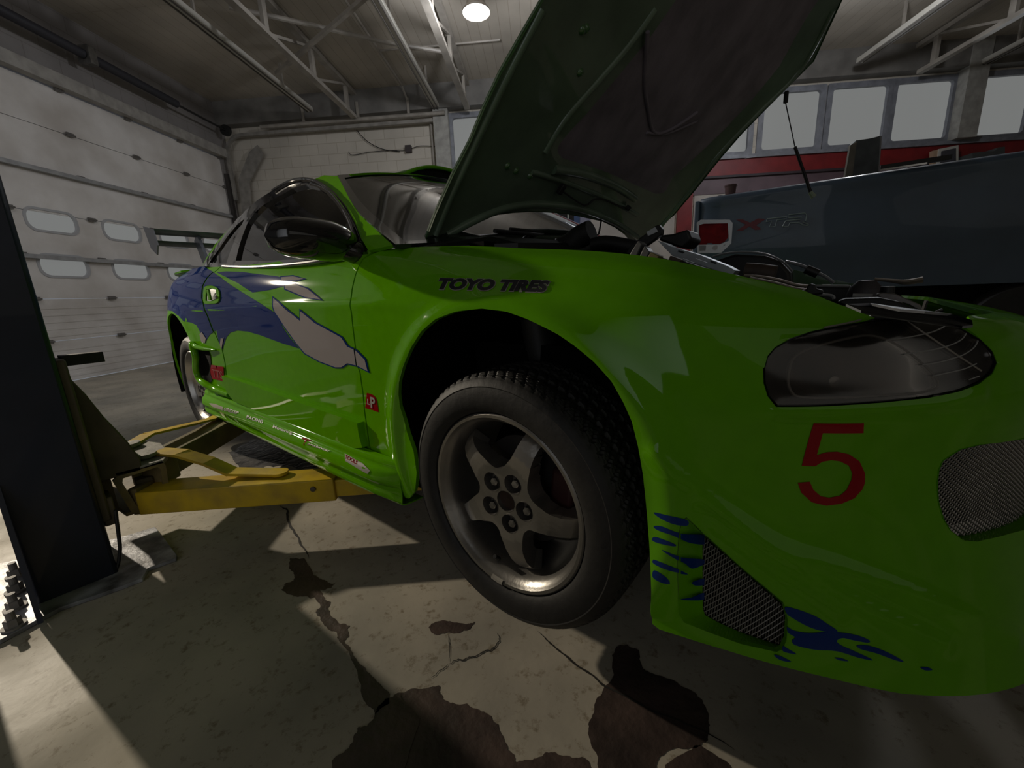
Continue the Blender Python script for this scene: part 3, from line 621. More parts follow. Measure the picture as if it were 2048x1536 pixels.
# chrome-bright line along the frame and rubber on the belt
mb = MB(); q = np.array(SG.hits([(449, 534), (500, 536), (564, 533), (637, 525), (700, 510), (722, 503)])); p3 = SG.ev(q[:, 0], q[:, 1])+SG.nrm(q[:, 0], q[:, 1])*.006; mb.tube(spline([tuple(x) for x in p3], 5, False), .007, 8); mb.build('belt_seal', mat('satin_seal', (.06, .055, .055), .3, coat=.5), car)
mb = MB(); q = np.array(SG.hits([(717, 480), (705, 447), (688, 416), (667, 390), (646, 372), (627, 363), (605, 361), (580, 367), (549, 384)])); p3 = SG.ev(q[:, 0], q[:, 1])+SG.nrm(q[:, 0], q[:, 1])*.012; mb.tube(spline([tuple(x) for x in p3], 5, False), .005, 8); mb.build('drip_rail', BLK, car)
# windshield
def wsr(base, head): return [tuple(np.array(base)*(1-t)+np.array(head)*t+np.array([.35, 0, 1])*.024*math.sin(PI*t)) for t in (0, .33, .66, 1)]
wl = [SG.ev(np.array([h[0]]), np.array([h[1]]))[0] for h in SG.hits([(790, 490), (676, 352)])]
wc = [(*wl[0], *wl[1]), (-.29, -.58, .640, -.965, -.46, .978), (-.19, -.32, .650, -.95, -.25, 1.008), (-.15, 0, .655, -.94, 0, 1.020)]
wc = wc+[(x, -y, z, X, -Y, Z) for x, y, z, X, Y, Z in wc[-2::-1]]
wl4 = [SG.ev(np.array([h[0]]), np.array([h[1]]))[0] for h in SG.hits([(790, 490), (752, 458), (709, 414), (676, 353)])]
WSP = [wsr(q[:3], q[3:]) for q in wc]; WSP[0] = [tuple(q) for q in wl4]; WSP[-1] = [(q[0], -q[1], q[2]) for q in wl4]
WS = Grid(WSP, .25, .22); WS.sgn = 1; WS.prep(0, 6, 60, 0, 3, 30)
GLW = glassy('windshield_glass', (.42, .45, .44), .05, .10)
mb = MB(); patch_into(mb, WS, [(.10, .02), (5.9, .02), (5.9, 2.95), (.10, 2.95)], step=.05, thick=.005); mb.build('windshield', GLW, car)
mb = MB(); patch_into(mb, WS, [(0, -.02), (6, -.02), (6, 3.03), (0, 3.03)], holes=[[(.14, .10), (5.86, .10), (5.86, 2.9), (.14, 2.9)]], step=.05, bstep=.02, thick=.012, off=.003); mb.build('windshield_seal', BLK, car)
# roof and tail
rf = [(-.955, [(-.985, .590, .950), (-.965, .46, .980), (-.95, .25, 1.010), (-.94, 0, 1.022)]),]
def roofrow(x, ye, ze, zc): return [(x, -ye, ze), (x+.01, -ye*.78, ze+(zc-ze)*.42), (x+.015, -ye*.42, ze+(zc-ze)*.85), (x+.02, 0, zc), (x+.015, ye*.42, ze+(zc-ze)*.85), (x+.01, ye*.78, ze+(zc-ze)*.42), (x, ye, ze)]
RS = Grid([roofrow(-.965, .592, .952, 1.024), roofrow(-1.2, .582, .985, 1.050), roofrow(-1.5, .572, .998, 1.062), roofrow(-1.85, .568, .985, 1.045), roofrow(-2.2, .575, .925, .975), roofrow(-2.55, .60, .81, .86), roofrow(-2.85, .64, .72, .76)], .33, .2); RS.sgn = -1
mb = MB(); patch_into(mb, RS, [(0, .3), (3.2, .3), (3.2, 5.7), (0, 5.7)], step=.05, bstep=.03, thick=.01); mb.build('roof', GREEN, car)
mb = MB(); patch_into(mb, RS, [(3.2, 0.1), (6, .1), (6, 5.9), (3.2, 5.9)], step=.08, thick=.006); mb.build('rear_glass', glassy('rear_glass', (.75, .75, .75), .03, .02), car)
mb = MB(); DKS = Grid([[(-2.80, y, z+.02) for y, z in [(-.74, .70), (-.4, .745), (0, .755), (.4, .745), (.74, .70)]], [(-3.1, y, z+.01) for y, z in [(-.70, .70), (-.4, .74), (0, .75), (.4, .74), (.70, .70)]], [(-3.30, y, z) for y, z in [(-.40, .66), (-.25, .68), (0, .69), (.25, .68), (.40, .66)]]], .3, .35); DKS.sgn = -1
patch_into(mb, DKS, [(0, 0), (2, 0), (2, 4), (0, 4)], step=.08, thick=.01); mb.build('tailgate', GREEN, car)
# roof scoop
mb = MB(); L, Wd = 14, 13; sp_ = []
for i in range(L):
    t = i/(L-1); x = -1.02-.75*t; hh = .072*math.sin(PI*min(1, .30+.70*t)**.9)**.8 if t < 1 else 0.0; ww = .30*(1-.35*t); row = []
    for j in range(Wd):
        s = -1+2*j/(Wd-1); row.append((x, .02+s*ww, 1.030+.028*math.sin(PI*t)+max(0, hh*(1-abs(s)**2.6))-.02*abs(s)**2))
    sp_.append(row)
mb.grid(sp_); SCO = mb.build('roof_scoop', GREEN, car, smooth=60)
mb = MB(); mb.tube([tuple(np.array(q)+np.array([.004, 0, 0])) for q in sp_[0]], .008, 8); mb.build('scoop_rim', GREEN, SCO)
mb = MB(); q = sp_[0]; mb.add(q+[(p_[0], p_[1], 1.02) for p_ in q], [(i, i+1, Wd+i+1, Wd+i) for i in range(Wd-1)]); mb.build('scoop_mouth', DARK, SCO)
# far side glass frame and glass
m2 = MB(); m2.v = [(x, -y, z) for x, y, z in frame_.v]; m2.f = [q[::-1] for q in frame_.f]; m2.m = frame_.m; m2.n = [(x, -y, z) for x, y, z in frame_.n]; m2.build('window_frame', BLK, car)
# mirror
mb = MB(); n = 20; mc = np.array([-.60, -.908, .655]); axm = np.array([-.10, -1.0, .05]); axm /= np.linalg.norm(axm)
rows = []
for i in range(19):
    t = -1+2*i/18; r = (1-abs(t)**4.0)**.5 if abs(t) < 1 else 0.001; c0 = mc+axm*t*.125+np.array([-.02*t*t, 0, 0])
    hgt = .056*(1.0-.06*t); dep = .060
    if t < -.3: hgt *= 1+(t+.3)*.35
    rows.append([tuple(c0+np.array([dep*r*math.cos(a), 0, hgt*r*math.sin(a)])) for a in np.linspace(0, 2*PI, 29)])
mb.grid(rows); MIR = mb.build('wing_mirror', BLK, car, smooth=80)
mb = MB(); mb.tube([(-.57, -.79, .615), (-.58, -.83, .628), (-.59, -.87, .645)], [.035, .032, .034], 14); mb.build('mirror_foot', BLK, MIR)
decal('mirror_base', SG, [(724, 502), (716, 470), (706, 448), (697, 452), (690, 480), (686, 508)], BLK, MIR, off=.010, step=.03)

# ------------------------------------------------------------------ headlamp
BEZ = Off(BODY, -.030)
mb = MB(); lo_ = np.array(BODY.hits(LAMP)); a0 = BODY.ev(lo_[:, 0], lo_[:, 1]); a1 = BEZ.ev(lo_[:, 0], lo_[:, 1])
mb.grid(np.array([np.vstack([a0, a0[:1]]), np.vstack([a1, a1[:1]])]).transpose(1, 0, 2)); mb2 = MB()
LB = mat('lamp_housing', (.022, .020, .019), .35, coat=.4)
lamp = MB(); patch_into(lamp, BEZ, BEZ.hits(LAMP), step=.015, thick=.003); HLAMP = lamp.build('headlamp', LB, car, label='dark smoked headlamp')
mb.build('lamp_rim', BLK, HLAMP, smooth=60)
CH = [(1572, 735), (1580, 716), (1600, 702), (1640, 690), (1690, 679), (1722, 675), (1752, 681), (1785, 697), (1815, 717), (1843, 741), (1858, 762), (1852, 778), (1820, 786), (1760, 790), (1680, 794), (1600, 793), (1578, 784), (1569, 762)]
CHS = Off(BODY, -.016)
class Bowl(Surf):
    def __init__(s, base, c, ra, rb, d): s.b = base; s.c = c; s.r = (ra, rb); s.d = d; s.ma, s.mb, s.dom, s.sgn = base.ma, base.mb, base.dom, base.sgn; s._ga, s._gb, s._gp, s._gf = base._ga, base._gb, base._gp, base._gf
    def ev(s, a, b):
        q = np.clip(1-((a-s.c[0])/s.r[0])**2-((b-s.c[1])/s.r[1])**2, 0, 1); return s.b.ev(a, b)-s.b.nrm(a, b)*(s.d*q**.7)[..., None]
chh = np.array(CHS.hits(CH)); cc = (chh.min(0)+chh.max(0))/2; rr_ = (chh.max(0)-chh.min(0))/2
BW = Bowl(Off(BODY, -.014), cc, rr_[0], rr_[1], .013)
mb = MB(); patch_into(mb, BW, [tuple(x) for x in chh], step=.008, thick=.002); mb.build('lamp_reflector', mat('smoked_reflector', (.16, .13, .11), .25, metal=.8, noise=.6, nscale=18), HLAMP)
mb = MB(); q = np.array(spline([tuple(x) for x in chh], 4)); p3 = CHS.ev(q[:, 0], q[:, 1])+CHS.nrm(q[:, 0], q[:, 1])*.011; mb.tube(list(p3)+[p3[0]], .0026, 6); mb.build('reflector_rim', mat('dull_rim', (.30, .28, .25), .35, metal=.3), HLAMP)
LENSS = Off(BODY, -.001)
mb = MB(); patch_into(mb, LENSS, LENSS.hits(grow(LAMP, -2.0)), step=.012, thick=.0025, rnd=.006); mb.build('lamp_lens', glassy('smoked_lens', (.62, .60, .58), .12, .012), HLAMP)
cl = lambda q: crop(q, 1448, 550, 3.413)
mb = MB()
for L_ in ([(1100, 445), (1230, 430), (1400, 395), (1480, 365), (1515, 345)], [(1230, 540), (1400, 515), (1540, 480), (1620, 440), (1650, 400)], [(1530, 575), (1620, 550), (1700, 500), (1730, 450)], [(1350, 612), (1440, 600), (1560, 572)], [(1420, 690), (1520, 668), (1640, 640), (1720, 605)], [(1670, 715), (1740, 690)]):
    q = np.array(LENSS.hits(cl(L_))); p3 = LENSS.ev(q[:, 0], q[:, 1])+LENSS.nrm(q[:, 0], q[:, 1])*.0004; mb.tube(spline([tuple(x) for x in p3], 5, False), .0010, 5)
mb.build('lens_line', mat('lens_etch', (.34, .34, .33), .3), HLAMP)
mb = MB()
for L_ in ([(1040, 340), (1190, 430), (1400, 545), (1590, 655)], [(600, 400), (820, 375), (1000, 340)]):
    q = np.array(BEZ.hits(cl(L_))); p3 = BEZ.ev(q[:, 0], q[:, 1])+BEZ.nrm(q[:, 0], q[:, 1])*.0285; mb.tube(spline([tuple(x) for x in p3], 5, False), .0016, 6)
mb.build('lamp_divider', mat('dull_rim', (.12, .11, .10), .35), HLAMP)
mb = MB(); q = BEZ.hit(1660, 762); c0 = BEZ.ev(np.array([q[0]]), np.array([q[1]]))[0]; n0 = BEZ.nrm(np.array([q[0]]), np.array([q[1]]))[0]; mb.lathe([(.0, .012), (.008, .011), (.011, .004), (.011, -.004)], c0, n0, 20); mb.build('bulb', CHR, HLAMP)
# ------------------------------------------------------------------ helpers for flat pieces
def flat_into(mb, px, P, n, thick, m=0, pts=None):
    n = np.array(n, float); n /= np.linalg.norm(n); q = [onpl(u, v, P, n) for u, v in px] if pts is None else [np.array(p, float) for p in pts]
    A = sum((np.cross(q[i], q[(i+1) % len(q)]) for i in range(len(q))), np.zeros(3))
    if A@n < 0: q = q[::-1]
    k = len(q); mb.add(q+[p-n*thick for p in q], [tuple(range(k)), tuple(range(2*k-1, k-1, -1))]+[(i, k+i, k+(i+1) % k, (i+1) % k) for i in range(k)], m); return mb
def flat(name, px, P, n, thick, mt, parent=None, bevel=0, pts=None, label=None):
    return flat_into(MB(), px, P, n, thick, pts=pts).build(name, mt, parent, smooth=30, bevel=bevel, label=label)
def ypl(name, px, y, thick, mt, parent, **kw): return flat(name, px, (0, y, 0), (0, -1, 0), thick, mt, parent, **kw)
def ytube(mb, px, ys, r, n=8, k=5):
    ys = ys if hasattr(ys, '__len__') else [ys]*len(px); return mb.tube(spline([tuple(onax(u, v, 1, y)) for (u, v), y in zip(px, ys)], k, False), r, n)

# ================================================================== wheels
def wheel(name):
    cx, yc = 0.0, -.86
    ax = (0, -1, 0); c = (cx, yc, 0)
    mb = MB()
    mb.lathe([(.2225, -.012), (.2225, -.002), (.219, .001), (.212, .000), (.2085, -.006), (.2055, -.012), (.2010, -.016), (.1985, -.024), (.1955, -.030), (.1935, -.050), (.188, -.110), (.182, -.170), (.186, -.190), (.205, -.196), (.215, -.205)], c, ax, 96)
    rim = mb.build(name, ALU, car, smooth=40)
    def hh(r): return np.interp(r, [0, .07, .10, .13, .155, .175, .188, .20], [-.020, -.018, -.014, -.015, -.021, -.033, -.050, -.070])
    WF_ = Fn(lambda a, b: (cx+a, yc-hh(np.hypot(a, b)), b)); WF_.sgn = 1
    pts = []
    for A in (136, 64, -8, -80, -152):
        t = math.radians(A)
        for r, w, s in [(.102, .0320, 0), (.118, .0280, 0), (.138, .0255, .002), (.160, .0240, .004), (.180, .0240, .006), (.196, .026, .008)]:
            pts.append((r*math.cos(t)-(w+s)*math.sin(t)*1, r*math.sin(t)+(w+s)*math.cos(t), A, r, 1, w, s))
        for r, w, s in [(.196, .026, .008), (.180, .0240, .006), (.160, .0240, .004), (.138, .0255, .002), (.118, .0280, 0), (.102, .0320, 0)]:
            pts.append((r*math.cos(t)+(w-s)*math.sin(t), r*math.sin(t)-(w-s)*math.cos(t), A, r, -1, w, s))
        
        for d2, r2 in ((-26, .0870), (-36, .0825), (-46, .0870)): t2 = math.radians(A+d2); pts.append((r2*math.cos(t2), r2*math.sin(t2), 0, 0, 0, 0, 0))
    out = spline([p[:2] for p in pts], 3)
    lug = [(.057*math.cos(math.radians(A)), .057*math.sin(math.radians(A))) for A in (136, 64, -8, -80, -152)]
    circ = lambda c0, r, n=28: [(c0[0]+r*math.cos(2*PI*k/n), c0[1]+r*math.sin(2*PI*k/n)) for k in range(n)]
    mb = MB(); patch_into(mb, WF_, out, holes=[circ(q, .0240) for q in lug]+[circ((0, 0), .0265)], step=.008, bstep=.005, thick=.045, rnd=.004)
    face = mb.build('spoke_face', ALU, rim)
    mb = MB()
    for q in lug: mb.lathe([(.0241, -.018), (.0225, -.026), (.0185, -.044), (.0, -.046)], (cx+q[0], yc, q[1]), ax, 28)
    mb.lathe([(.0266, -.020), (.0255, -.030), (.022, -.040), (.0, -.040)], c, ax, 32)
    mb.build('lug_pocket', ALUD, rim)
    for q in lug:
        mb = MB(); mb.lathe([(.0105, -.046), (.0105, -.024), (.0085, -.020), (.0, -.019)], (cx+q[0]+.004, yc, q[1]), ax, 6, cap=False); mb.build('lug_nut', STEEL, rim, smooth=20)
    mb = MB(); mb.lathe([(.0262, -.030), (.018, -.032), (.0, -.033)], c, ax, 32); mb.build('hub_cap', mat('rusty_hub', (.06, .035, .028), .5, metal=.4, noise=.5), rim)
    # tyre: sidewall and tread with blocks
    n = 360; ring = []
    profT = [(.2225, -.010, 0), (.226, .001, 0), (.232, .006, 0), (.245, .0105, 0), (.260, .012, 0), (.275, .0105, 0), (.284, .0085, 0), (.2865, .0095, 0), (.290, .0075, 0), (.300, .000, 0), (.3075, -.009, .4), (.3125, -.018, 1), (.3150, -.028, 1), (.3160, -.045, 1), (.3165, -.060, 1), (.3170, -.075, 1), (.3172, -.095, 1), (.3172, -.115, 1), (.3170, -.135, 1), (.3165, -.150, 1), (.3160, -.165, 1), (.3150, -.180, 1), (.3125, -.190, 1), (.3075, -.199, .4), (.29, -.212, 0), (.26, -.218, 0), (.235, -.212, 0), (.2225, -.200, 0)]
    # fine rows in the tread
    prof2 = []
    for (r0, h0, g0), (r1, h1, g1) in zip(profT[:-1], profT[1:]):
        k = 4 if (g0+g1) > .3 else 1
        for j in range(k): t = j/k; prof2.append((r0+(r1-r0)*t, h0+(h1-h0)*t, g0+(g1-g0)*t))
    prof2.append(profT[-1]); rows = []
    for r, h, g in prof2:
        row = []
        for k in range(n+1):
            th = 2*PI*k/n; d = 0.0
            if g > 0:
                sh_ = -.020*6 if h > -.05 else 0
                ph = (k/5.0+(h+.10)*22*(1 if h > -.10 else -1)) % 1.0
                lat = (ph < .24)
                rib = any(abs(h-q) < .004 for q in (-.058, -.100, -.146))
                d = .0075*g if (lat or rib) else 0
                if not d and ((k/5.0*3+h*90) % 1.0) < .22: d = .0022*g
            row.append((cx+(r-d)*math.cos(th), yc-h, (r-d)*math.sin(th)))
        rows.append(row)
    mb = MB(); mb.grid(rows); mb.build('tyre', RUB, rim, smooth=28)
    mb = MB(); t = math.radians(-104); p0 = np.array([cx+.190*math.cos(t), yc+.035, .190*math.sin(t)]); mb.tube([p0, p0+np.array([.004, -.012, .012]), p0+np.array([.006, -.022, .022])], .005, 10); mb.build('valve_stem', PLAS, rim)
    mb = MB()
    for k in range(9): 
        pass
    a0, a1 = math.radians(-99), math.radians(-93)
    mb.grid([[(cx+r*math.cos(t), yc-h, r*math.sin(t)) for r, h in [(.2075, -.002), (.211, .004), (.2175, .005), (.2205, .001)]] for t in np.linspace(a0-.03, a1+.03, 8)]); mb.build('balance_weight', mat('lead_weight', (.30, .28, .24), .5), rim)
    return rim
FWH = wheel('front_wheel')
mb = MB(); mb.lathe([(.0, -.085), (.060, -.085), (.062, -.10), (.140, -.10), (.140, -.124), (.05, -.124), (.0, -.16)], (0, -.86, 0), (0, -1, 0), 60); mb.build('brake_disc', mat('brake_iron', (.05, .045, .042), .5, metal=.5, noise=.5), FWH)
mb = MB(); mb.box((.115, -.745, .015), (.06, .07, .14), ry=.1); mb.build('brake_caliper', mat('dull_red_caliper', (.055, .012, .010), .6, noise=.4), FWH, bevel=.01)
rw = FWH.copy(); scene.collection.objects.link(rw); rw.name = 'rear_wheel'; ORI[rw.name] = ORI[car.name]; rw.location = (-2.51, 0.012, 0)
for ch in list(FWH.children):
    if ch.name.startswith('brake_caliper'): continue
    c_ = ch.copy(); scene.collection.objects.link(c_); c_.parent = rw
for x in (0, -2.51):      # far side pair
    w_ = FWH.copy(); scene.collection.objects.link(w_); w_.name = 'front_wheel' if x == 0 else 'rear_wheel'; ORI[w_.name] = ORI[car.name]
    w_.rotation_euler = (0, 0, PI); w_.location = (x+2*(-1.2)*-1-2*1.2+0, 0, 0)
    # rotating about the car origin at x = -1.2 sends x to -2.4 - x
    w_.location = (x+2.4, 0, 0)
    for ch in list(FWH.children):
        if ch.name.startswith(('brake', 'lug', 'valve', 'hub', 'balance')): continue
        c_ = ch.copy(); scene.collection.objects.link(c_); c_.parent = w_

# wheel houses, struts, underbody
mb = MB()
def house(cx, cz, rr, y0, y1):
    mb = MB(); th = np.radians(np.arange(-28, 209, 12)); mb.grid([[(cx+rr*math.cos(t), y, cz+rr*math.sin(t)) for y in (y0+(.05 if cx > -1 and math.cos(t) > .45 else 0), y1)] for t in th]); mb.add([(cx+rr*math.cos(t), y1, cz+rr*math.sin(t)) for t in th], [tuple(range(len(th)))]); return mb
house(0, .075, .405, -.845, -.42).build('wheel_arch_liner', DARK, car); house(-2.51, .06, .415, -.86, -.45).build('wheel_arch_liner', DARK, car)
mb = MB(); mb.box((-1.25, 0, -.085), (1.9, 1.55, .06)); mb.box((-2.9, 0, .0), (.8, 1.3, .14)); mb.box((.05, 0, .03), (1.2, .80, .20)); mb.build('floor_pan', DARK, car)
mb = MB(); mb.tube([(-.02, -.58, -.05), (-.03, -.60, .2), (-.05, -.62, .42)], .045, 14); mb.build('strut', mat('grimy_strut', (.02, .02, .02), .5), car)
mb = MB(); mb.bar((-.02, -.70, -.06), (-.10, -.30, -.08), .06, .03); mb.bar((.05, -.68, -.05), (.18, -.28, -.09), .04, .03); mb.build('control_arm', DARK, car)

# ================================================================== hood, standing open
TH = math.radians(46.5); hx, hz = -.37, .645
def hood_fn(off):
    def fn(l, y):
        cmb = .030*(1-(y/.72)**2)+off-.020*(l/1.1)**2*0
        return (hx+l*math.cos(TH)-cmb*math.sin(TH), y, hz+l*math.sin(TH)+cmb*math.cos(TH))
    return Fn(fn, dom=(-.2, 1.6, -1, 1))
HU = facing(hood_fn(0.0)); HU.prep(-.05, 1.25, 60, -.85, .85, 60)
# a = along, b = across
HO = [(850, 487), (873, 427), (908, 349), (942, 284), (969, 219), (1003, 147), (1044, 75), (1088, 0)]
HR = [(1685, 0), (1645, 86), (1628, 123), (1570, 181), (1519, 232), (1485, 267), (1444, 314), (1392, 379), (1348, 431), (1330, 446), (1300, 470), (1262, 484)]
HA = [(1250, 470), (1231, 456), (1204, 443), (1167, 435), (1131, 428), (1094, 425), (1057, 424), (1026, 426), (996, 430), (962, 440), (930, 451), (905, 468), (884, 489)]
ho = HU.hits(HO); hr = HU.hits(HR); ha = HU.hits(HA)
tl_ = ho[-1]; tr_ = hr[0]; dl = np.array(ho[-1])-np.array(ho[-3]); dr_ = np.array(hr[0])-np.array(hr[2])
ul = dl/np.linalg.norm(dl); ur = -dr_/np.linalg.norm(dr_)*-1
LE = max(tl_[0], tr_[0])+.12
el = (LE, tl_[1]+ul[1]/ul[0]*(LE-tl_[0])); er = (LE, tr_[1]+ur[1]/ur[0]*(LE-tr_[0]))
ex = [el, (LE+.05, el[1]*.75), (LE+.08, 0), (LE+.05, er[1]*.75), er]

h_out = ho+ex+hr+ha
HUN = mat('hood_underside_green', (.16, .24, .16), .36, coat=.7, noise=.35, nscale=6, bump=.03, bscale=5)  # green greyed and lightened so the colour carries the veiling glare
mb = MB(); patch_into(mb, HU, h_out, step=.03, bstep=.018, thick=.004, rnd=.012); HOOD = mb.build('hood', HUN, car, label='open hood, dark green underside')
HT = hood_fn(.012); HT.sgn = -HU.sgn
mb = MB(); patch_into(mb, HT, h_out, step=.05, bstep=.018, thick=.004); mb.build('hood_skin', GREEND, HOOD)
mb = MB(); q = np.array(h_out+[h_out[0]]); mb.grid(np.array([HU.ev(q[:, 0], q[:, 1]), HT.ev(q[:, 0], q[:, 1])]).transpose(1, 0, 2)); mb.build('hood_edge', GREEND, HOOD, smooth=40)
PADM = mat('hood_liner_felt', (.28, .245, .29), .62, noise=.35, nscale=9, bump=.25, bscale=25)  # dark felt lightened, haze over the hood is put into its colour
pad = [(1113, 303), (1118, 290), (1135, 268), (1181, 219), (1249, 137), (1300, 75), (1345, 10)]
padr = [(1610, 40), (1560, 130), (1500, 205), (1440, 268), (1380, 325), (1345, 355), (1330, 385), (1312, 388), (1262, 366), (1215, 345), (1165, 328), (1126, 317)]
pa = HU.hits(pad); pb = HU.hits(padr)
mb = MB(); patch_into(mb, HU, pa+[(pa[-1][0]+.2, pa[-1][1]+.02), (pa[-1][0]+.26, .1), (pb[0][0]+.15, pb[0][1]-.05)]+pb, step=.02, bstep=.015, thick=.010, off=.007, rnd=.014); mb.build('hood_liner', PADM, HOOD)
def hrib(px, r, lift, name='hood_rib', mt=HUN, n=10, k=5):
    mb = MB(); q = np.array(HU.hits(px)); p3 = HU.ev(q[:, 0], q[:, 1])+HU.nrm(q[:, 0], q[:, 1])*lift; mb.tube(spline([tuple(x) for x in p3], k, False), r, n); return mb.build(name, mt, HOOD, smooth=70)
hrib([(1107, 339), (1150, 345), (1190, 356), (1235, 375), (1270, 398)], .016, -.002)
hrib([(1062, 345), (1090, 352), (1150, 372), (1220, 400), (1275, 430)], .010, -.002)
hrib([(893, 470), (950, 440), (1010, 416), (1080, 408), (1160, 418), (1230, 445), (1275, 475)], .013, .0)
hrib([(1320, 455), (1385, 375), (1440, 305), (1520, 222), (1600, 140), (1665, 20)], .012, -.002)
hrib([(872, 470), (905, 390), (960, 270), (1020, 145), (1085, 20)], .010, -.002)
hrib([(1090, 305), (1130, 240), (1190, 170), (1255, 95), (1310, 20)], .011, -.002)
hrib([(1290, 60), (1285, 160), (1292, 215), (1305, 262), (1340, 255), (1390, 222)], .006, .010, mt=PADM)
hrib([(1290, 262), (1330, 264), (1390, 240)], .005, .010, mt=PADM)
for c0 in [(1015, 332), (1032, 342), (1060, 352), (1165, 60), (1172, 57), (1160, 145)]:
    q = HU.hit(*c0); p3 = HU.ev(np.array([q[0]]), np.array([q[1]]))[0]; n3 = HU.nrm(np.array([q[0]]), np.array([q[1]]))[0]
    mb = MB(); mb.lathe([(.0, .008), (.006, .007), (.010, .003), (.011, -.002)], p3, n3, 14); mb.build('hood_plug', mat('plug_green', (.06, .16, .05), .2, coat=1), HOOD)
hrib([(1112, 372), (1130, 385), (1158, 404), (1172, 405), (1185, 395), (1205, 396), (1232, 408), (1248, 412)], .0032, .012, 'washer_hose', PLAS)
mb = MB(); p_ = [at(1201, 398, 1.78), at(1204, 425, 1.76), at(1200, 455, 1.74), at(1194, 480, 1.72), at(1188, 492, 1.70)]; mb.tube(spline([tuple(x) for x in p_], 5, False), .004, 7); mb.build('washer_hose', PLAS, HOOD)
for c0, s_ in [((1118, 372), (.035, .022, .015)), ((1252, 411), (.02, .014, .02))]:
    q = HU.hit(*c0); p3 = HU.ev(np.array([q[0]]), np.array([q[1]]))[0]; mb = MB(); mb.box(p3+np.array([.01, -.0, -.012]), s_, ry=-TH); mb.build('washer_nozzle', PLAS, HOOD, bevel=.003)
# gas strut hanging from the right edge of the hood
D0 = 1.75
mb = MB(); mb.tube([at(1573, 184, D0), at(1571, 205, D0)], .009, 10); mb.tube([at(1571, 205, D0), at(1590, 294, D0)], .0022, 6); mb.tube([at(1590, 294, D0), at(1621, 384, D0)], .0065, 10); STRUT = mb.build('hanging_strut', PLAS, HOOD)
mb = MB(); mb.tube([at(1620, 384, D0), at(1628, 394, D0)], [.008, .011], 10); mb.build('strut_end', mat('pale_plastic', (.30, .36, .26), .5), STRUT)

# ================================================================== engine bay
EB = car; GREY = mat('grey_plastic', (.10, .10, .10), .45, noise=.3); OFFW = mat('silver_foil', (.50, .54, .58), .28, metal=.6, noise=.3, nscale=20); RUST = mat('rust_brown', (.085, .055, .04), .6, noise=.5)
mb = MB(); mb.box((.22, 0, .27), (.95, 1.30, .16)); mb.build('engine_bay_floor', DARK, EB)
mb = MB(); mb.box((-.22, 0, .55), (.10, 1.36, .14)); mb.build('firewall', DARK, EB)
flat('cowl_panel', None, None, (0, 0, 1), .02, PLAS, EB, pts=[(-.20, -.62, .640), (-.40, -.74, .628), (-.32, -.755, .615), (-.12, -.60, .615), (-.06, 0, .625), (-.12, .60, .615), (-.32, .755, .615), (-.40, .74, .628), (-.20, .62, .640), (-.13, 0, .652)])
mb = MB(); mb.tube([(-.20, -.60, .655), (-.24, -.25, .672), (-.28, .10, .70)], .006, 8); mb.tube([(-.17, -.05, .662), (-.20, .30, .68), (-.26, .62, .70)], .006, 8); mb.build('wiper_arm', PLAS, EB)
mb = MB(); mb.tube([(-.225, -.50, .672), (-.275, -.10, .695)], .005, 6); mb.build('wiper_blade', RUB, EB)
# master cylinder / intake under the hood edge
ypl('cowl_box', [(941, 452), (990, 444), (992, 466), (1070, 478), (1098, 470), (1103, 482), (1080, 488), (950, 486), (935, 470)], .10, .12, PLAS, EB, bevel=.006)
ypl('cowl_bracket', [(992, 448), (1060, 462), (1062, 470), (1000, 462)], .04, .02, mat('pale_bracket', (.30, .30, .29), .5), EB)
mb = MB(); ytube(mb, [(1098, 500), (1135, 492), (1160, 474), (1183, 462)], -.30, [.030, .036, .036, .034], 16); mb.build('intake_hose', RUB, EB, smooth=60)
mb = MB(); ytube(mb, [(1186, 490), (1210, 486), (1250, 492), (1285, 500)], -.3, .022, 12); mb.build('intake_pipe', PLAS, EB)
ypl('battery', [(1180, 492), (1228, 486), (1262, 494), (1262, 520), (1180, 512)], -.22, .16, PLAS, EB, bevel=.006)
ypl('hood_latch_bracket', [(1252, 506), (1262, 490), (1310, 452), (1318, 449), (1324, 458), (1322, 470), (1285, 496), (1268, 512)], -.52, .018, PLAS, EB, bevel=.002)
ypl('warning_label', [(1293, 464), (1310, 454), (1316, 463), (1296, 472)], -.523, .002, mat('label_white', (.5, .52, .55), .5), EB)
ypl('relay_box', [(1257, 512), (1276, 481), (1284, 487), (1272, 515)], -.60, .03, GREY, EB, bevel=.002)
ypl('relay_box', [(1277, 516), (1289, 491), (1299, 504), (1291, 520)], -.60, .03, GREY, EB, bevel=.002)
ypl('sensor_block', [(1291, 520), (1301, 504), (1318, 511), (1314, 524)], -.60, .03, mat('ochre_block', (.16, .13, .05), .6, noise=.4), EB, bevel=.002)
ypl('hose_clamp', [(1332, 530), (1340, 511), (1362, 519), (1356, 531)], -.58, .03, RUST, EB, bevel=.002)
ypl('fuse_box', [(1316, 480), (1322, 470), (1345, 468), (1376, 458), (1383, 478), (1366, 497), (1350, 493), (1330, 485)], -.35, .10, PLAS, EB, bevel=.006)
ypl('inner_fender_rail', [(1316, 482), (1328, 486), (1340, 492), (1400, 510), (1455, 532), (1471, 541), (1464, 551), (1445, 546), (1375, 524), (1345, 512)], -.50, .05, OFFW, EB)
for a_ in ([(1357, 500), (1369, 504), (1366, 507), (1355, 503)], [(1422, 521), (1434, 525), (1431, 528), (1420, 524)]): ypl('rail_slot', a_, -.502, .004, PLAS, EB)
ypl('inner_fender_flange', [(1362, 520), (1378, 526), (1440, 546), (1467, 550), (1490, 559), (1470, 560), (1420, 549), (1365, 537)], -.56, .05, PLAS, EB)
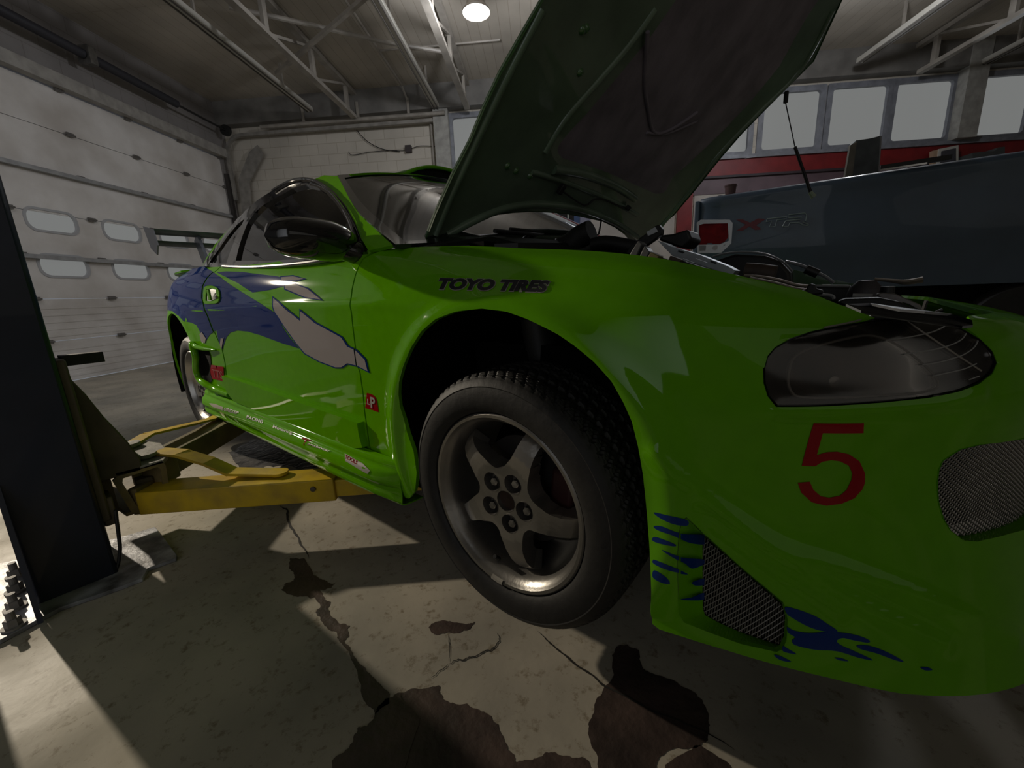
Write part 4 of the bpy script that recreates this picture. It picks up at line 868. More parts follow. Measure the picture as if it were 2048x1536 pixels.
for x0 in (1366, 1392): ypl('flange_tab', [(x0, 517), (x0+22, 525), (x0+21, 528), (x0-1, 521)], -.562, .004, OFFW, EB)
mb = MB(); ytube(mb, [(1425, 514), (1450, 507), (1490, 504), (1530, 508), (1560, 520), (1575, 532), (1585, 543)], .15, .0035, 7); mb.build('bonnet_cable', mat('satin_cable', (.22, .23, .24), .35), EB)
ypl('strut_tower', [(1432, 520), (1470, 508), (1530, 511), (1560, 522), (1580, 545), (1582, 575), (1480, 560), (1432, 540)], .20, .12, PLAS, EB, bevel=.01)
mb = MB(); ytube(mb, [(1571, 523), (1600, 530), (1625, 541), (1650, 553), (1668, 566)], .10, .005, 7); mb.build('hydraulic_line', mat('satin_cable', (.22, .23, .24), .35), EB)
mb = MB(); ytube(mb, [(1612, 538), (1636, 548)], .08, .013, 12); mb.build('line_filter', PLAS, EB)
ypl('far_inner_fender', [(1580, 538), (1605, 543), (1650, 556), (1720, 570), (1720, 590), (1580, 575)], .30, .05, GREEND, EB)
mb = MB(); ytube(mb, [(1490, 543), (1524, 546), (1550, 550)], -.20, .024, 18); mb.build('ribbed_hose', RUST, EB, smooth=50)
mb = MB(); ytube(mb, [(1488, 552), (1520, 554), (1560, 561), (1590, 570), (1616, 573)], -.30, .0045, 8); ytube(mb, [(1500, 556), (1550, 566), (1590, 577), (1620, 580)], -.32, .004, 8); mb.build('brake_line', mat('warm_pipe', (.26, .22, .18), .35, metal=.6), EB)
ypl('strut_mount', [(1588, 582), (1612, 580), (1614, 572), (1622, 567), (1630, 570), (1632, 578), (1645, 580), (1646, 588), (1600, 592)], -.38, .04, PLAS, EB, bevel=.003)
ypl('valve_cover', [(1632, 571), (1704, 572), (1706, 590), (1700, 604), (1650, 604), (1632, 588)], -.05, .25, PLAS, EB, bevel=.006)
mb = MB(); ytube(mb, [(1628, 571.5), (1700, 572.5)], -.06, .0035, 6); mb.build('cover_gasket', mat('pale_edge', (.3, .3, .3), .4), EB); mb = MB(); ytube(mb, [(1626, 588), (1662, 591), (1668, 598)], -.36, .0035, 6); mb.build('cover_gasket', mat('pale_edge', (.3, .3, .3), .4), EB)
mb = MB(); c_ = onax(1729, 590, 1, -.2); mb.lathe([(.0, .035), (.016, .034), (.030, .018), (.034, .0), (.034, -.03)], c_, (0, 0, 1), 24); mb.build('filler_cap', mat('dark_cap', (.05, .045, .05), .5), EB)
mb = MB(); ytube(mb, [(1705, 592), (1745, 593)], -.24, .006, 8); mb.build('cap_flange', mat('pale_edge', (.3, .3, .3), .4), EB)
ypl('headlamp_bracket', [(1674, 604), (1690, 598), (1760, 596), (1800, 604), (1830, 618), (1830, 640), (1740, 640), (1690, 612)], -.42, .06, PLAS, EB, bevel=.003)
ypl('radiator_support', [(1752, 589), (1764, 585), (1790, 587), (1806, 594), (1842, 610), (1845, 622), (1838, 622), (1818, 610), (1806, 606), (1798, 618), (1782, 604), (1770, 602)], -.30, .03, mat('grimy_metal', (.22, .20, .19), .4, metal=.6, noise=.5, nscale=30), EB, bevel=.002)
mb = MB(); c_ = onax(1774, 584, 1, -.28); mb.lathe([(.0, .012), (.012, .012), (.013, -.012), (.0, -.012)], c_, (0, 0, 1), 16); mb.build('rubber_stop', PLAS, EB)
mb = MB(); ytube(mb, [(1749, 558), (1780, 561), (1812, 564), (1846, 559)], -.20, [.0035, .004, .006, .007], 8); mb.build('hood_prop_rod', mat('warm_pipe', (.26, .22, .18), .35), EB)
flat('lamp_top_cover', None, None, (0, 0, 1), .003, mat('scuffed_silver', (.26, .27, .30), .35, metal=.4, noise=.4, nscale=18), EB, pts=[onax(1692, 608, 2, .452), onax(1740, 606, 2, .452), onax(1800, 618, 2, .447), onax(1850, 622, 2, .445), onax(1905, 628, 2, .430), onax(1944, 640, 2, .426), onax(1946, 650, 2, .422), onax(1925, 652, 2, .422), onax(1885, 637, 2, .424), onax(1840, 630, 2, .426), onax(1790, 629, 2, .426), onax(1756, 630, 2, .430), onax(1722, 621, 2, .445)])
mb = MB(); ytube(mb, [(1845, 624), (1849, 612), (1853, 601)], -.55, .003, 6); ytube(mb, [(1866, 633), (1874, 624), (1886, 620)], -.55, .003, 6); ytube(mb, [(1884, 640), (1896, 636), (1905, 640), (1914, 636)], -.56, .003, 6); mb.build('cable_tie', PLAS, EB)

# ================================================================== cabin
SEAT = mat('dark_seat_cloth', (.02, .019, .02), .8, noise=.3, nscale=30)
for y in (-.36, .36):
    mb = MB()
    for z0, z1, w, x0, t in [(.05, .20, .50, -1.05, .5)]: mb.box((-1.05, y, .12), (.50, .48, .16))
    pr = [(-1.22, .16, .25, .06), (-1.30, .35, .25, .06), (-1.38, .55, .22, .055), (-1.42, .64, .16, .05), (-1.44, .70, .12, .05), (-1.46, .80, .13, .05), (-1.47, .86, .11, .04)]
    rows = [[(x+d*math.cos(a), y+w*math.sin(a), z) for a in np.linspace(0, 2*PI, 21)] for x, z, w, d in pr]; mb.grid(rows); mb.add(rows[-1][:-1], [tuple(range(20))]); mb.build('seat', SEAT, car, smooth=60)
mb = MB(); mb.grid([[(x, y, z) for y in (-.70, -.3, .3, .70)] for x, z in [(-.28, .60), (-.45, .625), (-.62, .60), (-.66, .52), (-.62, .35)]]); mb.build('dashboard', PLAS, car, smooth=60)
mb = MB(); c0 = np.array([-.80, .36, .53]); n0 = np.array([-.8, 0, .55]); n0 /= np.linalg.norm(n0); x0 = np.array([0, 1., 0]); y0 = np.cross(n0, x0); mb.tube([c0+.18*(math.cos(t)*x0+math.sin(t)*y0) for t in np.linspace(0, 2*PI, 33)], .014, 8); mb.tube([c0-.17*x0, c0, c0+.17*x0], .012, 6); mb.build('steering_wheel', PLAS, car)
mb = MB(); mb.box((-1.2, -.74, .30), (1.3, .03, .60)); mb.box((-1.2, .74, .30), (1.3, .03, .60)); mb.box((-1.9, 0, .30), (.08, 1.4, .5)); mb.build('cabin_trim', DARK, car)
mb = MB(); patch_into(mb, RS, [(.05, .1), (3.1, .1), (3.1, 5.9), (.05, 5.9)], step=.10, thick=.02, off=-.03); mb.build('headliner', PLAS, car)

# ================================================================== rear wing
WGM = mat('wing_alloy', (.16, .17, .20), .4, metal=.4, noise=.3)
mb = MB(); yE = -.72
for (x, z, c_) in [(-3.42, 1.028, .16), (-3.50, .958, .13)]:
    pr = [(x+c_/2*math.cos(t), z+.012*math.sin(t)+.02*math.cos(t)**2) for t in np.linspace(0, 2*PI, 17)[:-1]]
    k = len(pr); mb.add([(a, yE, b) for a, b in pr]+[(a, -yE, b) for a, b in pr], [(i, (i+1) % k, k+(i+1) % k, k+i) for i in range(k)]+[tuple(range(k))[::-1], tuple(range(k, 2*k))])
WG = mb.build('rear_wing', WGM, car, smooth=50)
for s in (-1, 1):
    mb = MB(); y = s*.725; q = [(-3.62, 1.10), (-3.34, 1.04), (-3.30, .93), (-3.38, .87), (-3.52, .93)]
    mb.add([(x, y-.004, z) for x, z in q]+[(x, y+.004, z) for x, z in q], [(4, 3, 2, 1, 0), (5, 6, 7, 8, 9)]+[(i, (i+1) % 5, 5+(i+1) % 5, 5+i) for i in range(5)]); mb.build('wing_end_plate', mat('plate_alloy', (.22, .22, .24), .45, metal=.3), WG, recalc=True)
    mb = MB(); mb.bar((-3.25, s*.45, .70), (-3.44, s*.45, 1.02), .02, .10, up=(1, 0, 0)); mb.build('wing_post', WGM, WG)
# ================================================================== TWO-POST LIFT
NAVY = mat('navy_lift_paint', (.012, .018, .038), .42, coat=.2, noise=.35, nscale=5, bump=.05)
YEL = mat('yellow_lift_paint', (.66, .44, .012), .42, noise=.45, nscale=9, col2=(.34, .22, .04), bump=.08, nmix=(.25, .6))
YELD = mat('dirty_yellow_paint', (.26, .19, .06), .6, noise=.5, nscale=8, col2=(.12, .10, .06), bump=.12)
OLIV = mat('olive_arm_paint', (.16, .13, .025), .6, noise=.5, nscale=6, bump=.12)
BROWN = mat('greasy_carriage', (.12, .095, .058), .6, noise=.5, nscale=7, bump=.1)
DUSTY = mat('dusty_steel', (.30, .28, .25), .6, noise=.5, nscale=15, bump=.2)
lift = thing('two_post_lift', (-1.40, -1.53, FL), 'navy two-post car lift with yellow swing arms under the green coupe', 'car lift')
mb = MB(); x1, x0, ya, yb = -1.29, -1.58, -1.625, -1.434
q = [(x1, ya), (x1, yb), (x1-.05, yb+.0), (x0, yb), (x0, ya)]
mb.box(((x0+x1)/2, (ya+yb)/2, (FL+3.0)/2), (x1-x0, yb-ya, 3.0-FL)); POST = mb.build('post', NAVY, lift, bevel=.012)
mb = MB(); mb.add([(x1+.004, ya, FL+.01), (x1+.12, ya+.012, FL+.01), (x1+.004, ya+.012, FL+.42), (x1+.004, ya, FL+.01), (x1+.12, ya, FL+.01), (x1+.004, ya, FL+.42)], [(0, 1, 2), (5, 4, 3), (0, 3, 4, 1), (1, 4, 5, 2), (2, 5, 3, 0)])
mb.build('foot_gusset', NAVY, lift, recalc=True)
BPZ = FL+.014
plate_px = [(0, 1280), (120, 1215), (245, 1172), (285, 1156), (296, 1136), (352, 1116), (354, 1110), (333, 1082), (310, 1053), (262, 1068), (180, 1090), (-120, 1150), (-160, 1330)]
flat('base_plate', plate_px, (0, 0, BPZ), (0, 0, 1), .013, mat('scuffed_plate', (.50, .51, .55), .45, metal=.2, noise=.6, nscale=10, col2=(.06, .055, .05), bump=.25), lift, bevel=.002)
for u, v in [(27, 1137), (27, 1166), (25, 1200), (22, 1236)]:
    p_ = onax(u, v, 2, BPZ+.03); p_[2] = BPZ; mb = MB(); mb.lathe([(.026, 0), (.026, .006), (.0, .006)], p_, (0, 0, 1), 24); mb.lathe([(.018, .006), (.018, .026), (.016, .028), (.0, .028)], p_, (0, 0, 1), 6); mb.lathe([(.010, .02), (.010, .052), (.0, .053)], p_, (0, 0, 1), 14); mb.build('anchor_bolt', DUSTY, lift, smooth=25)
# carriage
mb = MB(); mb.box((-1.37, -1.428, .06), (.13, .03, .56)); mb.build('carriage', BROWN, lift, bevel=.006)
mb = MB(); gz = [(-1.423, .30), (-1.388, .215), (-1.360, .125), (-1.322, .03), (-1.300, -.045), (-1.305, -.09), (-1.434, -.09), (-1.434, .30)]
for xg in (-1.35,): 
    k = len(gz); mb.add([(xg, y, z) for y, z in gz]+[(xg-.16, y, z) for y, z in gz], [tuple(range(k)), tuple(range(2*k-1, k-1, -1))]+[(i, k+i, k+(i+1) % k, (i+1) % k) for i in range(k)])
mb.build('carriage_gusset', BROWN, lift, recalc=True, bevel=.004)
mb = MB(); mb.box((-1.36, -1.416, -.19), (.10, .035, .10)); mb.build('carriage_foot', BROWN, lift, bevel=.004)
# yoke: rounded rectangular front ring and two plates
ring_o = [(-1.37, -.085), (-1.245, -.075), (-1.238, -.095), (-1.245, -.225), (-1.262, -.240), (-1.345, -.243), (-1.360, -.235), (-1.385, -.10)]
ring_i = [(-1.358, -.100), (-1.262, -.092), (-1.255, -.104), (-1.262, -.208), (-1.272, -.216), (-1.332, -.222), (-1.343, -.214), (-1.362, -.115)]
mb = MB(); k = 8
for X in (-1.35, -1.365): mb.add([(X, y, z) for y, z in ring_o]+[(X, y, z) for y, z in ring_i], [(i, (i+1) % k, k+(i+1) % k, k+i) for i in range(k)])
mb.add([(X, y, z) for X in (-1.35, -1.365) for y, z in ring_o], [(i, (i+1) % k, k+(i+1) % k, k+i) for i in range(k)]); mb.add([(X, y, z) for X in (-1.35, -1.365) for y, z in ring_i], [(i, (i+1) % k, k+(i+1) % k, k+i) for i in range(k)])
mb.build('yoke_front', YELD, lift, recalc=True)
flat('yoke_plate', None, None, (0, 0, 1), .014, DUSTY, lift, bevel=.003, pts=[(-1.35, -1.375, -.072), (-1.35, -1.24, -.072), (-1.42, -1.205, -.072), (-1.62, -1.20, -.072), (-1.78, -1.26, -.072), (-1.80, -1.434, -.072)])
flat('yoke_plate', None, None, (0, 0, 1), .014, YELD, lift, bevel=.003, pts=[(-1.36, -1.375, -.232), (-1.36, -1.245, -.232), (-1.42, -1.205, -.232), (-1.62, -1.20, -.232), (-1.80, -1.30, -.232), (-1.80, -1.434, -.232)])
mb = MB(); mb.box((-1.60, -1.40, -.155), (.40, .03, .15)); mb.build('yoke_back', YELD, lift)
for c_ in ((-1.44, -1.275), (-1.66, -1.29)):
    mb = MB(); mb.lathe([(.034, -.065), (.034, -.052), (.020, -.052), (.020, -.238), (0, -.238)], (c_[0], c_[1], 0), (0, 0, 1), 28); mb.lathe([(.0, -.051), (.034, -.052)], (c_[0], c_[1], 0), (0, 0, 1), 28); mb.build('pivot_pin', DUSTY, lift)
mb = MB(); mb.box((-1.42, -1.30, -.17), (.05, .05, .07)); mb.build('latch_block', BROWN, lift, bevel=.004)
mb = MB(); mb.box((-1.425, -1.245, -.125), (.085, .075, .10), rz=.75); mb.build('arm_clevis', YELD, lift, bevel=.006)
# near swing arm
def arm(name, p, q, w, h, mt, parent, bev=.004): mb = MB(); mb.bar(p, q, w, h); return mb.build(name, mt, parent, bevel=bev)
AR = arm('swing_arm', (-1.385, -1.300, -.2075), (-.870, -.820, -.2075), .115, .088, YEL, lift)
arm('arm_extension', (-.95, -.895, -.208), (-.60, -.57, -.208), .088, .068, YEL, AR)
d_ = np.array([.731, .682, 0]); s_ = np.array([.682, -.731, 0])
mb = MB(); p_ = np.array([-.925, -.871, -.195])+s_*.058; mb.lathe([(.010, 0), (.010, .006), (.006, .008), (.0, .008)], p_, s_, 12); mb.build('stop_bolt', BROWN, AR)
mb = MB(); sp = [(-1.47, -1.235, -.066), (-1.36, -1.185, -.066), (-1.27, -1.125, -.100), (-1.20, -1.075, -.145), (-1.13, -1.02, -.150), (-1.05, -.965, -.152)]
for a_, b_ in zip(sp[:-1], sp[1:]): mb.bar(a_, np.array(b_)+(np.array(b_)-np.array(a_))*.04, .060, .010)
mb.lathe([(.031, -.158), (.031, -.147), (.0, -.147)], (-1.045, -.962, 0), (0, 0, 1), 24); mb.build('restraint_strap', YEL, AR)
mb = MB(); mb.box((-1.395, -1.30, -.20), (.03, .12, .10), rz=.75); mb.build('arm_end_flange', YELD, AR)
mb = MB(); mb.lathe([(.055, -.163), (.055, -.117), (.0, -.117)], (-.68, -.65, 0), (0, 0, 1), 24); mb.build('lift_pad', RUB, AR)
# rear swing arm
AR2 = arm('swing_arm', (-1.62, -1.25, -.175), (-2.15, -.72, -.175), .12, .10, OLIV, lift)
mb = MB(); sp = [(-1.66, -1.30, -.066), (-1.80, -1.21, -.066), (-1.92, -1.02, -.092), (-2.00, -.93, -.108), (-2.08, -.86, -.112)]
for a_, b_ in zip(sp[:-1], sp[1:]): mb.bar(a_, b_, .055, .010)
mb.build('restraint_strap', YEL, AR2)
mb = MB(); mb.lathe([(.055, -.125), (.055, -.117), (.0, -.117)], (-2.10, -.76, 0), (0, 0, 1), 24); mb.build('lift_pad', RUB, AR2)
mb = MB(); mb.grid([[(-1.60+.0*t, -1.24, -.08), (-1.72, -1.13, -.08)] for t in (0, 1)]) if False else None
mb = MB(); hz_ = [(231, 1020), (234, 1045), (238, 1075), (240, 1100), (237, 1125), (232, 1140)]; mb.tube(spline([tuple(onax(u, v, 0, -1.30)) for u, v in hz_], 5, False), .0055, 8); mb.build('hydraulic_hose', PLAS, lift)
mb = MB(); mb.tube([(-1.33, -1.790, .9), (-1.33, -1.790, -.20)], .045, 20); mb.build('hydraulic_cylinder', NAVY, lift)
mb = MB(); p_ = onax(155, 718, 0, -1.40); mb.box(p_+np.array([0, .01, 0]), (.05, .10, .035), rz=.1); mb.build('safety_latch', PLAS, lift, bevel=.002)

# ================================================================== ROOM SHELL
Bl, Af = 6.33, 8.74                     # left wall and far wall distances
Br, Ab = -12.0, -5.5
ZC = 4.42                               # ceiling (above the axle)
WHT = (.60, .55, .47)
def wall_mat(name, col, brick=None, sc=1.0, rough=.6, dirt=.35, bumpk=.25):
    m = mat(name, col, rough, noise=dirt, nscale=1.2, nmix=(.3, .7)); nt = m.node_tree
    if brick:
        b = nt.nodes['Principled BSDF']; tc = nt.nodes.new('ShaderNodeUVMap'); br = nt.nodes.new('ShaderNodeTexBrick'); br.inputs['Scale'].default_value = 1.0
        br.inputs['Brick Width'].default_value = brick[0]; br.inputs['Row Height'].default_value = brick[1]; br.inputs['Mortar Size'].default_value = brick[2]; br.inputs['Mortar Smooth'].default_value = .3; br.offset = brick[3] if len(brick) > 3 else .5
        br.inputs['Color1'].default_value = (1, 1, 1, 1); br.inputs['Color2'].default_value = (.93, .93, .93, 1); br.inputs['Mortar'].default_value = (.78, .76, .73, 1)
        nt.links.new(tc.outputs[0], br.inputs['Vector'])
        mx = nt.nodes.new('ShaderNodeMix'); mx.data_type = 'RGBA'; mx.blend_type = 'MULTIPLY'; mx.inputs[0].default_value = 1
        src = [l.from_socket for l in nt.links if l.to_socket == b.inputs['Base Color']][0]
        nt.links.new(src, mx.inputs[6]); nt.links.new(br.outputs['Color'], mx.inputs[7]); nt.links.new(mx.outputs[2], b.inputs['Base Color'])
        bp = nt.nodes.new('ShaderNodeBump'); bp.inputs['Strength'].default_value = bumpk; bp.inputs['Distance'].default_value = .02; bp.invert = True
        nt.links.new(br.outputs['Fac'], bp.inputs['Height']); nt.links.new(bp.outputs['Normal'], b.inputs['Normal'])
    return m
class Pl(Surf):
    """plane through o with in-plane axes x, y (metres)"""
    def __init__(s, o, x, y): s.o, s.x, s.y = map(lambda q: np.array(q, float), (o, x, y))
    def ev(s, a, b): return s.o+np.asarray(a, float)[..., None]*s.x+np.asarray(b, float)[..., None]*s.y
    def ab(s, u, v): p = onpl(u, v, s.o, np.cross(s.x, s.y)); return (float((p-s.o)@s.x), float((p-s.o)@s.y))
def slab(name, S, outer, holes, thick, mt, parent=None, uv=True, step=2.0):
    mb = MB(); patch_into(mb, facing(S), outer, holes=holes, step=step, bstep=step, thick=thick); mb.n = None; o = mb.build(name, mt, parent, smooth=0)
    uvl = o.data.uv_layers.new(name='UV'); o0 = ORI[o.name if parent is None else parent.name]
    for l in o.data.loops:
        p = np.array(o.data.vertices[l.vertex_index].co)+o0-S.o; uvl.data[l.index].uv = (p@S.x, p@S.y)
    return o
FAR = Pl(rm(Af, 0, 0), -B_, (0, 0, 1)); LEFT = Pl(rm(0, Bl, 0), A_, (0, 0, 1))
def rr(x0, y0, x1, y1, r, n=5):
    o = []
    for cx_, cy_, a0 in ((x1-r, y1-r, 0), (x0+r, y1-r, 90), (x0+r, y0+r, 180), (x1-r, y0+r, 270)):
        o += [(cx_+r*math.cos(math.radians(a0+90*k/n)), cy_+r*math.sin(math.radians(a0+90*k/n))) for k in range(n+1)]
    return o
# floor with stained patches cut into it
CONC = mat('worn_concrete', (.52, .47, .38), .50, noise=.45, nscale=2.2, col2=(.30, .28, .235), bump=.30, bscale=9, nmix=(.30, .62))
nt = CONC.node_tree; b_ = nt.nodes['Principled BSDF']; b_.inputs['Specular IOR Level'].default_value = .22; src = [l.from_socket for l in nt.links if l.to_socket == b_.inputs['Base Color']][0]
tc = nt.nodes.new('ShaderNodeTexCoord'); n3 = nt.nodes.new('ShaderNodeTexNoise'); n3.inputs['Scale'].default_value = 34; n3.inputs['Detail'].default_value = 10; n3.inputs['Roughness'].default_value = .7
nt.links.new(tc.outputs['Object'], n3.inputs['Vector']); r3 = nt.nodes.new('ShaderNodeValToRGB'); r3.color_ramp.elements[0].position = .33; r3.color_ramp.elements[1].position = .45; r3.color_ramp.elements[0].color = (.58, .53, .46, 1); r3.color_ramp.elements[1].color = (1, 1, 1, 1)
nt.links.new(n3.outputs['Fac'], r3.inputs['Fac']); mx = nt.nodes.new('ShaderNodeMix'); mx.data_type = 'RGBA'; mx.blend_type = 'MULTIPLY'; mx.inputs[0].default_value = 1
nt.links.new(src, mx.inputs[6]); nt.links.new(r3.outputs['Color'], mx.inputs[7]); nt.links.new(mx.outputs[2], b_.inputs['Base Color'])
n4 = nt.nodes.new('ShaderNodeTexNoise'); n4.inputs['Scale'].default_value = 1.6; n4.inputs['Detail'].default_value = 5; nt.links.new(tc.outputs['Object'], n4.inputs['Vector'])
r4 = nt.nodes.new('ShaderNodeMapRange'); r4.inputs[1].default_value = .42; r4.inputs[2].default_value = .60; r4.inputs[3].default_value = .48; r4.inputs[4].default_value = .75
nt.links.new(n4.outputs['Fac'], r4.inputs[0]); nt.links.new(r4.outputs[0], b_.inputs['Roughness'])
STN = mat('dark_floor_stain', (.095, .066, .056), .40, noise=.5, nscale=9, col2=(.045, .034, .030), bump=.3, bscale=40)
CRK_SHADOW = mat('floor_crack_and_shadow', (.022, .019, .016), .8)
GRND = Pl((0, 0, FL), A_, -B_)
c0 = rm(Af+.2, Bl+.2, FL); 
mb = MB(); FLP = [rm(a, b, FL) for a, b in ((Ab, Bl), (Ab, Br), (Af, Br), (Af, Bl))]; flat_into(mb, None, None, (0, 0, 1), .1, pts=FLP); FLOOR = struct(mb.build('floor', CONC, None, smooth=0))
rs = np.random.RandomState(3)
def jag(px, amp, it=3):
    for _ in range(it):
        out = []
        for i in range(len(px)):
            p = np.array(px[i], float); q = np.array(px[(i+1) % len(px)], float); d = q-p; L = np.linalg.norm(d); n = np.array([-d[1], d[0]])/(L+1e-9); out += [tuple(p), tuple((p+q)/2+n*rs.uniform(-1, 1)*min(amp, L*.22))]
        px = out; amp *= .55
    return px
def stain(name, px, mt, amp=6, it=3, h=.0008):
    q = [onax(u, v, 2, FL+h) for u, v in jag(px, amp, it)]; P0 = Pl((0, 0, FL+h), (1, 0, 0), (0, 1, 0)); mb = MB(); patch_into(mb, P0, [(p[0], p[1]) for p in q], step=.15, bstep=.15, thick=.0007); return mb.build(name, mt, FLOOR)
stain('floor_stain', [(755, 1415), (770, 1398), (800, 1385), (860, 1374), (880, 1372), (884, 1390), (905, 1405), (960, 1420), (985, 1440), (1000, 1462), (1015, 1500), (1032, 1524), (1060, 1520), (1090, 1505), (1120, 1510), (1170, 1516), (1200, 1560), (600, 1700), (700, 1500), (745, 1440)], STN, 8)
stain('floor_stain', [(1209, 1372), (1228, 1350), (1224, 1310), (1232, 1296), (1255, 1289), (1278, 1300), (1285, 1335), (1300, 1345), (1350, 1362), (1390, 1385), (1412, 1415), (1420, 1450), (1416, 1480), (1395, 1495), (1355, 1495), (1320, 1512), (1310, 1560), (1200, 1570), (1196, 1515), (1178, 1475), (1180, 1440), (1192, 1400)], STN, 4)
stain('floor_stain', [(857, 1255), (870, 1244), (900, 1242), (935, 1248), (950, 1244), (940, 1258), (915, 1266), (880, 1268), (862, 1264)], STN, 3)
stain('floor_stain', [(1380, 1500), (1400, 1490), (1460, 1530), (1500, 1600), (1340, 1600), (1330, 1530)], STN, 4)
cr0 = lambda q: crop(q, 0, 950, 2.622)
stain('floor_stain', cr0([(1520, 435), (1600, 440), (1640, 510), (1690, 550), (1755, 570), (1740, 590), (1680, 600), (1700, 640), (1735, 665), (1720, 700), (1750, 750), (1835, 790), (1830, 840), (1805, 870), (1840, 920), (1900, 1000), (1960, 1060), (2045, 1150), (2045, 1340), (1990, 1300), (1960, 1230), (1915, 1190), (1890, 1090), (1850, 980), (1790, 880), (1760, 820), (1690, 770), (1655, 720), (1680, 690), (1650, 640), (1600, 635), (1500, 620), (1475, 600), (1500, 565), (1545, 540), (1515, 490)]), STN, 5)
stain('floor_stain', cr0([(1990, 1230), (2100, 1150), (2200, 1300), (2060, 1700), (1700, 1700), (1740, 1500), (1850, 1400), (1880, 1320), (1960, 1290)]), STN, 6, h=.0022)
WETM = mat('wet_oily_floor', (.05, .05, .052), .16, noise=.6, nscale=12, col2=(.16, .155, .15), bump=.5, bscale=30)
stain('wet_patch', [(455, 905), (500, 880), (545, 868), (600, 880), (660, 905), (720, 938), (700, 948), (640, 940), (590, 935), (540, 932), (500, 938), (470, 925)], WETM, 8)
def crack_and_shadow_line(px, w, amp=5):
    P_ = np.array(px, float); pts = [tuple(p) for p in P_]
    for _ in range(3):
        o = []
        for i in range(len(pts)-1): p = np.array(pts[i]); q = np.array(pts[i+1]); d = q-p; n = np.array([-d[1], d[0]])/(np.linalg.norm(d)+1e-9); o += [tuple(p), tuple((p+q)/2+n*rs.uniform(-1, 1)*amp)]
        pts = o+[pts[-1]]; amp *= .5
    L_ = []; R_ = []; n = len(pts)
    for i, p in enumerate(pts):
        d = np.array(pts[min(i+1, n-1)])-np.array(pts[max(i-1, 0)]); nn = np.array([-d[1], d[0]])/(np.linalg.norm(d)+1e-9); ww = w*(1-abs(2*i/(n-1)-1)**3)*rs.uniform(.5, 1)+.3
        L_.append(tuple(np.array(p)+nn*ww/2)); R_.append(tuple(np.array(p)-nn*ww/2))
    q = [onax(u, v, 2, FL+.0015) for u, v in L_+R_[::-1]]; mb = MB(); k = len(L_); mb.add(q, [(i, i+1, 2*k-2-i, 2*k-1-i) for i in range(k-1)]); return mb.build('floor_crack_and_shadow', CRK_SHADOW, FLOOR, recalc=True)
crack_and_shadow_line(cr0([(1470, 150), (1510, 190), (1540, 290), (1580, 370), (1620, 440)]), 5); crack_and_shadow_line(ct2 := crop([(345, 810), (370, 795), (430, 790), (500, 770), (560, 735), (610, 715), (640, 680), (625, 630)], 780, 1050, 2.926), 3, 3)
crack_and_shadow_line(crop([(240, 895), (290, 850), (345, 810)], 780, 1050, 2.926), 1.5, 2); crack_and_shadow_line([(1075, 1262), (1110, 1295), (1160, 1335), (1210, 1372), (1300, 1420), (1410, 1462), (1470, 1500)], 5, 3)  # long line from the tyre is the wheel's shadow, drawn as a dark strip
crack_and_shadow_line(crop([(340, 640), (350, 720), (345, 800)], 780, 1050, 2.926), 1.5, 2)
# walls
BLOCK = wall_mat('painted_block', WHT, (.40, .20, .008), dirt=.25)
ceil_m = wall_mat('painted_planks', (.50, .45, .38), (6.0, .16, .006, .3), dirt=.30)
win = []
for b0, b1 in ((1.60, .62), (.50, -.45), (-.55, -1.50), (-1.62, -2.60), (-2.70, -3.45), (-3.53, -4.32)): win.append((b0, b1))
WZ0, WZ1 = 2.90, 3.90
winr = [(1.61, 0.60), (.46, -.50), (-.64, -1.60), (-1.74, -2.70), (-2.84, -3.62), (-3.68, -4.48), (-4.60, -5.34)]
wpx = [((1430, 1496), 0), ((1520, 1633), 1), ((1652, 1764), 1), ((1778, 1891), 1), ((1936, 2046), 1)]
wins = [(1.62, .72), (.56, -.34), (-.50, -1.40), (-1.56, -2.46)]
for (u0, u1), _ in wpx:
    a0 = FAR.ab(u0, 290-(u0-1430)*.06)[0]; a1 = FAR.ab(u1, 290-(u1-1430)*.06)[0]; wins.append((-a0, -a1))
wins += [(wins[-1][1]-.16, wins[-1][1]-1.1), (wins[-1][1]-1.26, wins[-1][1]-2.2)]
holes = [[(q[0], q[1]) for q in rr(-b0, WZ0 if i > 3 else 2.6, -b1, WZ1, .07)] for i, (b0, b1) in enumerate(wins)]
far_o = [(-Bl, FL), (-Br, FL), (-Br, ZC+.2), (-Bl, ZC+.2)]
wallf = struct(slab('wall_far', FAR, far_o, holes, .22, BLOCK)); 
SKY = mat('sky_glow_glass', (.02, .02, .02), .3, emit=(.97, 1.0, .98), estr=.172)
FRM = mat('grey_window_frame', (.22, .23, .26), .5, noise=.3)
for i, (b0, b1) in enumerate(wins):
    z0 = WZ0 if i > 3 else 2.6
    outl = rr(-b0-.075, z0-.07, -b1+.075, WZ1+.06, .03); inn = rr(-b0+.02, z0+.03, -b1-.02, WZ1-.03, .06)
    S_ = Pl(rm(Af-.03, 0, 0), -B_, (0, 0, 1)); o = slab('window_%d' % (i+1), S_, outl, [inn], .06, FRM); struct(o)
    S2 = Pl(rm(Af+.04, 0, 0), -B_, (0, 0, 1)); slab('window_pane', S2, rr(-b0-.02, z0-.02, -b1+.02, WZ1+.02, .06), [], .01, SKY, o)
PANEL = mat('cream_wall_panel', (.46, .42, .38), .55, noise=.25, nscale=2)
REDW = mat('red_painted_band', (.20, .012, .014), .5, noise=.3, nscale=4)
